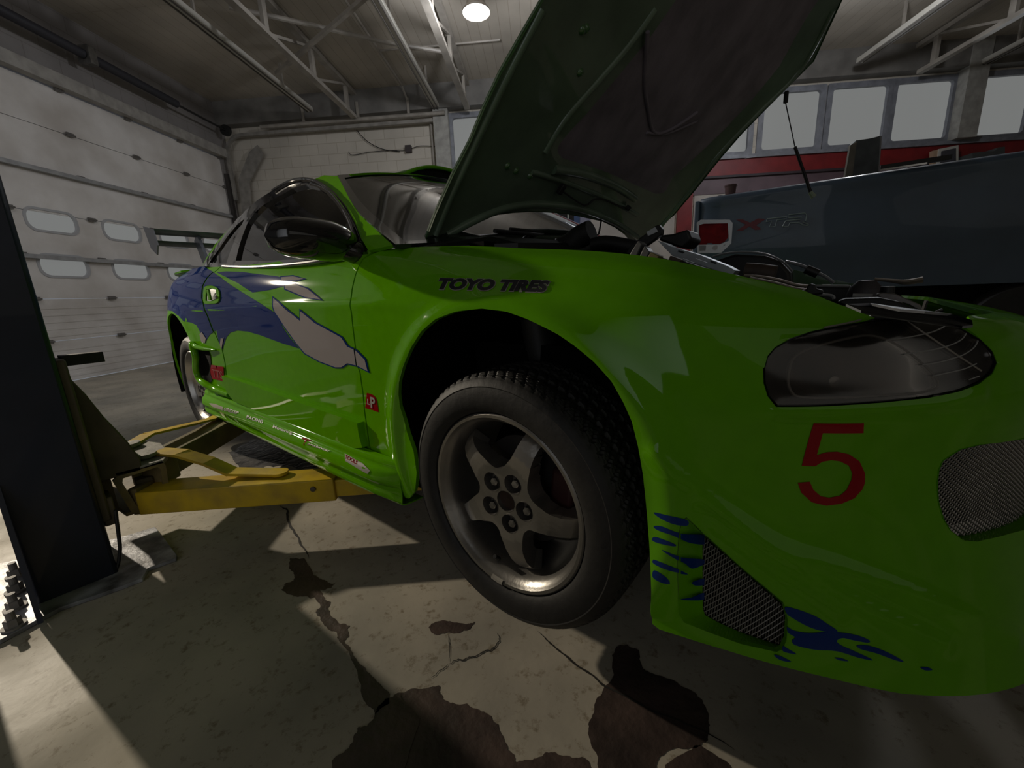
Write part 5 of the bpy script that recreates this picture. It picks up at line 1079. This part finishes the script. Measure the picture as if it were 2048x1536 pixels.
def far_box(name, b0, b1, z0, z1, t, mt, parent=None, bevel=0): mb = MB(); mb.hexa([rm(Af-t, b0, z0), rm(Af-t, b1, z0), rm(Af-t, b1, z1), rm(Af-t, b0, z1)], [rm(Af, b0, z0), rm(Af, b1, z0), rm(Af, b1, z1), rm(Af, b0, z1)]); return mb.build(name, mt, parent, bevel=bevel)
tn = [0]
def trim(o): tn[0] += 1; return struct(o)
trim(far_box('trim_1', 1.95, Br, 2.50, 2.80, .05, REDW)); trim(far_box('trim_2', 1.95, Br, 2.80, 2.86, .09, FRM))
MAUV = mat('mauve_band', (.13, .085, .10), .5, noise=.3, nscale=3)
trim(far_box('trim_3', -2.0, Br, 2.20, 2.50, .03, MAUV)); trim(far_box('trim_4', -2.0, Br, 2.48, 2.52, .07, mat('dark_groove', (.03, .02, .025), .6)))
trim(far_box('trim_5', 1.95, 1.66, FL, ZC, .16, mat('pale_column', (.36, .35, .32), .5, noise=.3)))
trim(far_box('trim_6', -2.78, -3.06, FL, 2.25, .06, REDW)); trim(far_box('trim_7', wins[7][1]-.03, wins[8][0]+.03, 2.86, ZC, .22, mat('pale_column', (.36, .35, .32), .5, noise=.3)))
trim(far_box('trim_8', Bl, Br, 4.00, ZC+.1, .20, mat('grey_beam', (.19, .18, .165), .55, noise=.35, nscale=3)))
trim(far_box('trim_9', 1.60, -2.74, FL, 2.5, .02, PANEL)); trim(far_box('trim_10', -3.10, Br, FL, 2.2, .02, PANEL))
for i, b in enumerate(np.arange(-4.0, -8.9, -.62)): trim(far_box('trim_%d' % (11+i), b, b-.03, 1.2, 2.2, .035, mat('panel_batten', (.30, .27, .25), .5)))
# door with dark glass in a blue frame
a0, z0_ = FAR.ab(1100, 430); blue = mat('blue_door_frame', (.035, .07, .17), .45, noise=.2)
def fpx(name, u0, u1, z0, z1, t, mt, parent=None): return far_box(name, -FAR.ab(u0, 445)[0], -FAR.ab(u1, 445)[0], z0, z1, t, mt, parent)
D1 = struct(fpx('door_2', 1098, 1159, FL, 2.32, .06, blue)); fpx('door_glass', 1113, 1147, 1.3, 2.12, .075, mat('dark_door_glass', (.015, .014, .014), .15), D1)
mbb = mat('pale_door_bead', (.35, .37, .33), .5); fpx('glass_bead', 1112, 1114.5, 1.3, 2.12, .09, mbb, D1); fpx('glass_bead', 1134.5, 1137, 1.3, 2.12, .09, mbb, D1); fpx('glass_bead', 1112, 1147, 2.10, 2.14, .09, mbb, D1)
fpx('trim_40', 1159, 1180, FL, 2.4, .04, mat('lilac_panel', (.20, .20, .27), .5)).__setitem__('kind', 'structure')
mb = MB(); DS = Pl(rm(Af-.085, 0, 0), -B_, (0, 0, 1)); facing(DS).prep(-2, 12, 60, 0, 4, 30); text_on(mb, DS, 'TEST', [(1124, 462), (1124, 432), (1132, 432), (1132, 462)], offset=.02, off=.003); mb.build('door_lettering', mbb, D1)
# left wall with the roller door
DA0, DA1, DZ1 = 2.2, 8.50, 3.42
struct(slab('wall_left', LEFT, [(Ab, FL), (Af, FL), (Af, ZC+.2), (Ab, ZC+.2)], [[(DA0, FL-.0), (DA1, FL-.0), (DA1, DZ1), (DA0, DZ1)]], .25, wall_mat('header_block', (.27, .25, .24), (.40, .20, .006), dirt=.35)))
DOORM = mat('white_roller_door', (.74, .71, .68), .42, noise=.28, nscale=1.5, col2=(.52, .48, .44))
secs = np.arange(FL, DZ1+.4, .545)
rd = struct(thing('door_1', rm(5.3, Bl+.05, FL), 'x', 'x')); del rd['label']; del rd['category']
dwin = [(2.1, 2.65), (3.02, 3.57), (3.98, 4.53), (4.93, 5.49), (5.85, 6.40), (6.76, 7.30), (7.66, 8.20)]
for i, z0 in enumerate(secs[:-1]):
    z1 = min(secs[i+1], DZ1+.03)
    if z1-z0 < .1: continue
    S_ = Pl(rm(0, Bl+.03, 0), A_, (0, 0, 1)); hl = []
    row = {2: (.965, 1.225), 3: (1.535, 1.79)}.get(i)
    if row: hl = [rr(a, row[0], b, row[1], .10) for a, b in dwin if a > DA0]
    o = slab('door_section', S_, [(DA0, z0+.004), (DA1, z0+.004), (DA1, z1-.004), (DA0, z1-.004)], hl, .045, DOORM, rd)
    if row:
        for a, b in dwin:
            if a > DA0:
                slab('window_seal', Pl(rm(0, Bl+.02, 0), A_, (0, 0, 1)), rr(a-.025, row[0]-.025, b+.025, row[1]+.025, .12), [rr(a+.005, row[0]+.005, b-.005, row[1]-.005, .10)], .03, mat('grey_seal', (.40, .40, .41), .5), o)
                slab('window_pane', Pl(rm(0, Bl+.06, 0), A_, (0, 0, 1)), rr(a-.01, row[0]-.01, b+.01, row[1]+.01, .10), [], .008, SKY, o)
    # shallow pressed ribs
    ribs = MB()
    if not row:
        for zz in np.arange(z0+.07, z1-.03, .09): ribs.bar(rm(DA0+.02, Bl+.028, zz), rm(DA1-.02, Bl+.028, zz), .008, .030)
        if i < 2 and ribs.v: ribs.build('pressed_rib', DOORM, o)
    # stiffening strut and hinges
    if i in (2, 4, 6) and i < len(secs)-2:
        mb = MB(); mb.bar(rm(DA0, Bl-.01, z1-.02), rm(DA1, Bl-.01, z1-.02), .07, .05); mb.build('door_strut', mat('galvanised_strut', (.38, .38, .38), .45, metal=.3, noise=.3), rd)
    for a in np.arange(2.9, DA1, .93):
        mb = MB(); mb.box(rm(a, Bl+.0, z1), (.09, .03, .05), rz=AZ); mb.tube([rm(a-.06, Bl-.01, z1), rm(a+.06, Bl-.01, z1)], .012, 8); mb.build('door_hinge', mat('hinge_steel', (.16, .15, .14), .5, metal=.4), rd)
def lbar(name, a0, a1, b, z, w, h, mt, parent=None): mb = MB(); mb.bar(rm(a0, b, z), rm(a1, b, z), w, h); return mb.build(name, mt, parent)
lbar('trim_41', 2.2, 8.55, Bl-.06, DZ1+.06, .12, .16, mat('door_header', (.36, .34, .31), .5, noise=.3)).__setitem__('kind', 'structure')
# spring shaft above the door
sh_ = thing('torsion_spring_shaft', rm(5.5, Bl-.25, 3.9), 'dark torsion spring shaft running above the white roller door', 'spring shaft')
mb = MB(); mb.tube([rm(2.0, Bl-.25, 3.93), rm(8.45, Bl-.25, 3.86)], .018, 10); SH = mb.build('shaft', PLAS, sh_)
mb = MB(); mb.tube([rm(3.6, Bl-.25, 3.92), rm(5.9, Bl-.25, 3.90)], .060, 16); mb.tube([rm(6.02, Bl-.25, 3.90), rm(7.35, Bl-.25, 3.88)], .060, 16); mb.build('spring', mat('dark_spring', (.025, .025, .032), .5), sh_)
mb = MB(); mb.box(rm(5.96, Bl-.25, 3.90), (.10, .18, .22), rz=AZ); mb.build('centre_bracket', STEEL, sh_)
mb = MB(); mb.lathe([(.0, -.03), (.10, -.03), (.10, .03), (.0, .03)], rm(8.45, Bl-.25, 3.86), A_, 24); mb.build('cable_drum', PLAS, sh_)
# door track: vertical channel and curve into the ceiling run
tr = thing('door_track', rm(8.5, Bl-.1, FL), 'dark roller door track bending to a ceiling run at the far corner', 'door track')
mb = MB(); mb.bar(rm(8.52, Bl-.05, FL), rm(8.52, Bl-.05, 3.1), .06, .07, up=A_); mb.build('vertical_track', mat('dark_track', (.04, .035, .032), .5, metal=.3), tr)
mb = MB(); cv = [rm(8.56, Bl-.12, 2.6)]+[rm(8.56, Bl-.12-.35*(1-math.cos(t)), 3.45+.35*math.sin(t)) for t in np.linspace(0, PI/2, 8)]+[rm(8.56, Bl-3.0, 3.80), rm(8.56, 1.95, 3.80)]
for p_, q_ in zip(cv[:-1], cv[1:]): mb.bar(p_, q_, .06, .05, up=A_)
mb.build('curved_track', mat('pale_track', (.30, .28, .25), .5, metal=.2, noise=.3), tr)
mb = MB(); flat_into(mb, None, None, -A_, .02, pts=[rm(8.6, Bl-.15, 2.0), rm(8.6, Bl-.22, 3.0), rm(8.6, Bl-.55, 3.5), rm(8.6, Bl-.75, 3.62), rm(8.6, Bl-.85, 3.45), rm(8.6, Bl-.45, 2.95), rm(8.6, Bl-.35, 2.0)]); mb.build('track_bracket', mat('pale_track', (.30, .28, .25), .5), tr)
# other walls
Pb = Pl(rm(Ab, 0, 0), B_, (0, 0, 1)); struct(slab('wall_back', Pb, [(Br, FL), (Bl, FL), (Bl, ZC+.2), (Br, ZC+.2)], [], .2, BLOCK))
Pr = Pl(rm(0, Br, 0), A_, (0, 0, 1)); struct(slab('wall_right', Pr, [(Ab, FL), (Af, FL), (Af, ZC+.2), (Ab, ZC+.2)], [], .2, BLOCK))
CE = Pl((*rm(0, 0, 0)[:2], ZC), A_, -B_); struct(slab('ceiling', CE, [(Ab, -Bl), (Af, -Bl), (Af, -Br), (Ab, -Br)], [], .2, ceil_m))
# ------------------------------------------------------------------ ceiling: joists with webs, lamps
JM = mat('painted_joist_steel', (.33, .30, .26), .5, noise=.3, nscale=5)
def joist(b, label, slope=.0):
    t = thing('roof_joist', rm(Af-.1, b, 3.85), label, 'roof joist', None)
    mb = MB(); mb.bar(rm(-1, b, 4.36), rm(Af, b, 4.36), .10, .07); mb.build('top_chord', JM, t); mb = MB(); mb.bar(rm(-1, b, 3.92), rm(Af-.3, b, 3.92), .10, .06); mb.build('bottom_chord', JM, t)
    for k in range(8):
        a = Af-.55-k*1.15; mb = MB(); mb.bar(rm(a, b, 3.92), rm(a, b, 4.36), .05, .09, up=A_); mb.build('web', JM, t)
        mb = MB(); mb.bar(rm(a, b, 4.36), rm(a-1.15, b, 3.92), .035, .035); mb.build('diagonal', JM, t)
joist(3.45, 'pale steel roof joist between the two left strip lights'); joist(1.25, 'pale steel roof joist left of the lit bay lamp'); joist(-2.6, 'pale steel roof joist above the raised hood'); joist(-6.7, 'pale steel roof joist at the right above the pickup')
def strip(b, a1, label, zz=4.0):
    t = thing('strip_light', rm(a1, b, zz), label, 'strip light', 'unlit strip lights under the ceiling')
    mb = MB(); mb.bar(rm(a1-4.9, b, zz+.04), rm(a1, b, zz+.04), .13, .07); mb.build('channel', mat('white_enamel', (.50, .48, .43), .4), t)
    for s in (-1, 1):
        mb = MB(); mb.bar(rm(a1-4.9, b+s*.035, zz-.005), rm(a1-.02, b+s*.035, zz-.005), .012, .02); mb.build('lamp_slot', mat('dark_slot', (.10, .09, .08), .5), t)
    for a in (a1-.8, a1-2.6, a1-4.2): mb = MB(); mb.bar(rm(a, b, zz+.08), rm(a, b, ZC), .03, .03, up=A_); mb.build('hanger', JM, t)
strip(4.24, 8.30, 'long white unlit strip light nearest the roller door'); strip(1.87, 8.75, 'long white unlit strip light above the windshield'); strip(-5.50, 8.15, 'white strip light right of the hood, above the pickup'); strip(-7.82, 8.85, 'white strip light at the top right corner')
for b_, a_, lb in ((.68, 5.85, 'lit bay lamp glaring above the windshield'), (-4.25, 6.05, 'lit bay lamp at the top edge right of the hood')):
    t = thing('bay_lamp', rm(a_, b_, 3.9), lb, 'ceiling lamp', 'lit bay lamps')
    mb = MB(); mb.lathe([(.05, .30), (.09, .28), (.12, .12), (.17, .06), (.17, .04), (.10, .05), (.0, .05)], rm(a_, b_, 3.86), (0, 0, 1), 28); mb.build('housing', JM, t)
    mb = MB(); mb.lathe([(.0, .05), (.12, .045), (.145, .035), (.12, .02), (.0, .0)], rm(a_, b_, 3.86), (0, 0, 1), 24); mb.build('diffuser', mat('lit_diffuser', (.8, .8, .8), .5, emit=(.93, .95, 1), estr=6.0), t)
    mb = MB(); mb.tube([rm(a_, b_, 4.1), rm(a_, b_, ZC)], .012, 8); mb.build('cord', PLAS, t)
# cross braces, pipes, conduit
cb = thing('cross_brace', rm(6.2, 2.7, 3.95), 'pale diagonal brace crossing between joists at upper left', 'brace')
mb = MB(); mb.bar(rm(7.2, 4.15, 4.12), rm(5.7, 1.95, 4.12), .05, .05); mb.build('brace_bar', JM, cb)
cb = thing('cross_brace', rm(6.0, 2.9, 4.2), 'thinner brace bent across the ceiling planks at upper left', 'brace')
mb = MB(); mb.tube([rm(5.9, 3.9, 4.25), rm(6.3, 3.0, 4.2), rm(6.8, 2.2, 4.2), rm(7.2, 1.3, 4.2)], .03, 8); mb.build('brace_bar', JM, cb)
cb = thing('ceiling_conduit', rm(7, 2.4, 4.35), 'thin pale conduit running along the ceiling to the far beam', 'conduit')
mb = MB(); mb.tube([rm(3, 2.45, 4.36), rm(8.4, 2.45, 4.36), rm(8.5, 2.4, 4.15)], .02, 8); mb.build('conduit_pipe', JM, cb); mb = MB(); mb.tube([rm(7.3, 2.45, 4.36), rm(7.3, .5, 4.36)], .015, 8); mb.build('conduit_branch', JM, cb)
cb = thing('wall_cable', FAR.ev(*[np.array(x) for x in FAR.ab(800, 300)]), 'thin black cable sagging to a small box on the block wall', 'cable')
def fcable(px, r=.008): mb = MB(); mb.tube(spline([tuple(onpl(u, v, rm(Af-.04, 0, 0), A_)) for u, v in px], 5, False), r, 6); return mb
fcable([(713, 260), (735, 283), (765, 298), (800, 303)]).build('cable_run', PLAS, cb); fcable([(697, 303), (705, 310), (740, 304), (780, 301), (812, 300), (840, 292), (872, 293)], .006).build('cable_run', PLAS, cb)
mb = MB(); mb.box(onpl(817, 298, rm(Af-.05, 0, 0), A_), (.08, .12, .12), rz=AZ); mb.build('junction_box', mat('rusty_box', (.04, .03, .03), .6), cb)
cb = thing('wall_conduit', rm(Af-.1, 2.0, FL), 'thin vertical conduit on the wall beside the pale column', 'conduit')
mb = MB(); mb.tube([rm(Af-.08, 2.02, .8), rm(Af-.08, 2.02, 3.8)], .02, 8); mb.build('conduit_pipe', JM, cb)
cb = thing('overhead_pipe', rm(Af-.25, 3.5, 3.86), 'pale horizontal pipe along the far block wall under the beam', 'pipe')
mb = MB(); mb.tube([rm(Af-.22, 5.4, 3.90), rm(Af-.22, 1.7, 3.90)], .035, 12); mb.build('pipe_run', JM, cb)
for b in (4.5, 3.4, 2.4): mb = MB(); mb.bar(rm(Af-.22, b, 3.9), rm(Af-.22, b, 4.2), .02, .05, up=B_); mb.build('pipe_hanger', JM, cb)

# ================================================================== PICKUP
NVT = mat('dark_pickup_paint', (.065, .10, .15), .45, coat=.3, noise=.15, nscale=3)
Q1 = at(1400, 397, 4.4); zr = Q1[2]; Q2 = onax(2048, 301, 2, zr); td = Q2-Q1; td[2] = 0; td /= np.linalg.norm(td); tnv = np.array([td[1], -td[0], 0])
if (C-Q1)@tnv < 0: tnv = -tnv
TP = Pl(Q1, td, (0, 0, 1)); tq = lambda u, v: TP.ab(u, v)
tr_ = thing('pickup_truck', (*(Q1+td*1.5-tnv*.9)[:2], FL), 'dark blue-black pickup with XTR lettering behind the coupe', 'pickup')
def tz(s, w, z): return Q1+td*s-tnv*w+np.array([0, 0, z-zr])
# bed side as a shaped shell: rail, body, lower crease
pr = [(.10, 0), (.02, .002), (-.005, -.02), (-.008, -.06), (.004, -.10), (-.005, -.25), (-.02, -.45), (-.022, -.62), (.0, -.72), (.01, -1.02)]
ss = list(np.linspace(-.02, 3.6, 30)); mb = MB(); mb.grid([[tz(s if s > 0 else 0, w+(.05 if s < 0 else 0), zr+h) for w, h in pr] for s in ss]); BED = mb.build('bed_side', NVT, tr_, smooth=50, recalc=False)
mb = MB(); mb.hexa([tz(0, .02, zr-.9), tz(0, 1.9, zr-.9), tz(0, 1.9, zr-.02), tz(0, .02, zr-.02)], [tz(-.05, .02, zr-.9), tz(-.05, 1.9, zr-.9), tz(-.05, 1.9, zr-.02), tz(-.05, .02, zr-.02)]); mb.build('tailgate', NVT, tr_, bevel=.01)
mb = MB(); mb.hexa([tz(0.02, .06, zr-.62), tz(3.5, .06, zr-.62), tz(3.5, 1.85, zr-.62), tz(.02, 1.85, zr-.62)], [tz(.02, .06, zr-.55), tz(3.5, .06, zr-.55), tz(3.5, 1.85, zr-.55), tz(.02, 1.85, zr-.55)]); mb.hexa([tz(0.02, 1.82, zr-.62), tz(3.5, 1.82, zr-.62), tz(3.5, 1.88, zr-.62), tz(.02, 1.88, zr-.62)], [tz(.02, 1.82, zr-.02), tz(3.5, 1.82, zr-.02), tz(3.5, 1.88, zr-.02), tz(.02, 1.88, zr-.02)]); mb.hexa([tz(.1, .1, zr-1.2), tz(3.5, .1, zr-1.2), tz(3.5, 1.8, zr-1.2), tz(.1, 1.8, zr-1.2)], [tz(.1, .1, zr-.9), tz(3.5, .1, zr-.9), tz(3.5, 1.8, zr-.9), tz(.1, 1.8, zr-.9)]); mb.build('bed_floor', DARK, tr_)
facing(TP); TP.prep(-.5, 4, 80, -1.2, .8, 40)
TL = [(1394, 446), (1402, 440), (1460, 440), (1466, 447), (1463, 487), (1443, 506), (1395, 507)]; TI = [(1399, 451), (1408, 448), (1456, 447), (1458, 482), (1440, 489), (1398, 490)]
mb = MB(); patch_into(mb, TP, [tq(*p) for p in TL], holes=[[tq(*p) for p in TI]], step=.1, bstep=.03, thick=.06, off=.035, rnd=.02); LMP = mb.build('tail_light', mat('lamp_chrome_rim', (.38, .38, .38), .25, metal=.6), tr_)
mb = MB(); patch_into(mb, TP, [tq(*p) for p in TI], step=.05, bstep=.03, thick=.05, off=.028, rnd=.02); mb.build('red_lens', mat('red_tail_lens', (.22, .008, .012), .4, spec=.1, noise=.4, nscale=12), LMP)
mb = MB(); patch_into(mb, TP, [tq(*p) for p in [(1399, 491), (1440, 491), (1452, 489), (1440, 500), (1399, 502)]], step=.05, bstep=.03, thick=.05, off=.03, rnd=.01); mb.build('clear_lens', mat('clear_tail_lens', (.22, .20, .18), .2, coat=1), LMP)
mb = MB(); patch_into(mb, TP, [tq(*q_) for q_ in crop([(1320, 245), (1375, 243), (1435, 270), (1500, 235), (1562, 240), (1485, 290), (1530, 325), (1475, 330), (1430, 300), (1375, 335), (1322, 335), (1400, 285)], 1150, 380, 4.096)], step=.1, bstep=.03, thick=.001, off=.02); mb.build('truck_lettering', mat('red_truck_decal', (.16, .02, .03), .4), BED, label='red X of the XTR lettering')
for nm_, L_ in (('T', [(1568, 262), (1575, 238), (1735, 222), (1730, 240), (1655, 248), (1640, 300), (1595, 303), (1612, 256), (1568, 262)]), ('R', [(1700, 302), (1725, 255), (1845, 243), (1855, 225), (1745, 232), (1750, 205), (1880, 190), (1898, 205), (1890, 255), (1865, 265), (1912, 285), (1905, 292), (1870, 290), (1830, 268), (1760, 272), (1745, 300), (1700, 302)])):
    mb = MB(); mb.tube([TP.o+q_[0]*TP.x+q_[1]*TP.y+tnv*.022 for q_ in [tq(*p_) for p_ in crop(L_, 1150, 380, 4.096)]], .0055, 5); mb.build('truck_lettering', mat('decal_outline', (.26, .33, .34), .4), BED, label='outlined letter '+nm_)
mb = MB(); mb.hexa([tz(3.0, .06, zr-.8), tz(3.6, .06, zr-.8), tz(3.6, .10, zr+.05), tz(3.05, .10, zr+.03)], [tz(3.0, 1.8, zr-.8), tz(3.6, 1.8, zr-.8), tz(3.6, 1.8, zr+.05), tz(3.05, 1.8, zr+.03)]); mb.build('cab_corner', NVT, tr_, bevel=.02)
s0 = tq(1757, 357)[0]; s1 = tq(1900, 327)[0]
mb = MB(); mb.bar(tz(s0, -.01, zr+.03), tz(s1, -.01, zr+.03), .03, .04); mb.build('rail_cap', PLAS, tr_); mb = MB(); mb.bar(tz(s0, -.03, zr+.008), tz(s1-.15, -.03, zr+.008), .01, .014); mb.build('chrome_strip', CHR, tr_)
for k in range(4):
    pass
mb = MB(); wcx = 2.6; mb.lathe([(.30, 0), (.38, .02), (.42, .08), (.42, .22), (.38, .27), (.0, .27)], tz(wcx, .28, zr-1.42), tnv, 40); mb.build('truck_wheel', RUB, tr_, smooth=50)
mb = MB(); mb.lathe([(.30, 0), (.38, .02), (.42, .08), (.42, .22), (.38, .27), (.0, .27)], tz(.9, .28, zr-1.42), tnv, 40); mb.build('truck_wheel', RUB, tr_, smooth=50)
mb = MB(); p_ = at(1485+4*0+0, 402, 4.38) if False else at(1440, 400, 4.42); mb.tube([p_+np.array([0, 0, .045*math.sin(t)])+td*.045*math.cos(t) for t in np.linspace(0, 2*PI, 17)], .008, 6); mb.build('tie_down_ring', STEEL, tr_)
# things standing on or behind the truck
def upright(name, px, D, mt, parent=None, thick=.05, **kw): return flat(name, px, at(*px[0], D), -A_, thick, mt, parent, **kw)
mb = MB(); t_ = at(1462, 370, 4.5); b_ = at(1457, 402, 4.5); bz = zr; t_[2] = t_[2]; b_ = np.array([t_[0], t_[1], zr-.0]); mb.lathe([(.045, 0), (.060, (t_[2]-zr)*.9), (.064, (t_[2]-zr)*.9), (.064, t_[2]-zr), (.0, t_[2]-zr)], b_, (0, 0, 1), 24)
tag(mb.build('paper_cup', mat('red_brown_cup', (.12, .06, .06), .5), None, smooth=40), 'tall reddish cup standing on the pickup bed rail above the tail light', 'cup')
mb = MB(); pts = []
g0 = at(1500, 399, 4.45); g0[2] = zr+.01
rows = [[g0+td*(.11*math.cos(t)*r)-tnv*(.05*math.sin(t)*r)+np.array([0, 0, .05*(1-r)+.012*math.sin(5*t)]) for t in np.linspace(0, 2*PI, 25)] for r in (.02, .35, .7, 1.0)]
mb.grid(rows); tag(mb.build('work_glove', PLAS, None, smooth=60, recalc=True), 'crumpled black glove lying on the pickup bed rail', 'glove')
Dw = 4.95; wt = thing('plastic_guard', at(1715, 372, Dw), 'hazy beige and clear plastic sheet standing up from the pickup bed', 'plastic sheet')
upright('sheet', [(1688, 366), (1699, 310), (1702, 290), (1712, 281), (1740, 277), (1760, 272), (1756, 357), (1720, 372)], Dw, mat('hazy_plastic', (.13, .15, .16), .3, coat=.5, noise=.4, nscale=6), wt, .03)
upright('sheet_edge', [(1688, 366), (1701, 290), (1714, 283), (1712, 296), (1703, 366)], Dw-.04, mat('beige_plastic', (.24, .22, .18), .5, noise=.3), wt, .03)
upright('sheet_edge', [(1755, 350), (1760, 272), (1764, 272), (1758, 351)], Dw-.04, mat('pale_edge', (.3, .3, .3), .4), wt, .03)
# small framed notice on the far wall and a pale holder next to it
mb = MB(); Sg = lambda u, v: FAR.ab(u, v)
n1 = thing('wall_sign', rm(Af-.1, -FAR.ab(1898, 315)[0], 2.4), 'small white-framed dark notice on the red band of the far wall', 'sign')
def onfar(px, off, t, mt, parent, name): return flat(name, px, rm(Af-off, 0, 0), -A_, t, mt, parent)
onfar([(1878, 298), (1917, 290), (1917, 330), (1874, 335)], .22, .1, mat('white_sign_frame', (.45, .44, .40), .5), n1, 'sign_frame'); onfar([(1884, 302), (1912, 296), (1912, 324), (1881, 328)], .235, .02, mat('dark_sign', (.05, .05, .06), .3), n1, 'sign_face')
n2 = onfar([(1867, 301), (1877, 299), (1874, 333), (1866, 335)], .2, .08, mat('peach_holder', (.36, .25, .17), .6), None, 'wall_holder'); tag(n2, 'narrow peach-coloured holder left of the white-framed notice', 'holder')
n3 = onfar([(1806, 337), (1815, 334), (1815, 341), (1806, 342)], .2, .03, mat('label_white', (.5, .52, .55), .5), None, 'paper_note'); tag(n3, 'tiny white paper note on the mauve wall band behind the pickup', 'note')
n4 = onfar([(1945, 306), (1960, 304), (1990, 302), (1996, 295), (2010, 293), (2010, 325), (1945, 328)], .4, .25, mat('dark_clutter', (.05, .055, .055), .6), None, 'tool_bag'); tag(n4, 'dark bag against the red wall band at the far right', 'bag')
# ------------------------------------------------------------------ lift everything so that the floor is z = 0
for o in scene.objects:
    if o.parent is None and o.type in ('MESH', 'EMPTY'): o.location.z += ZO
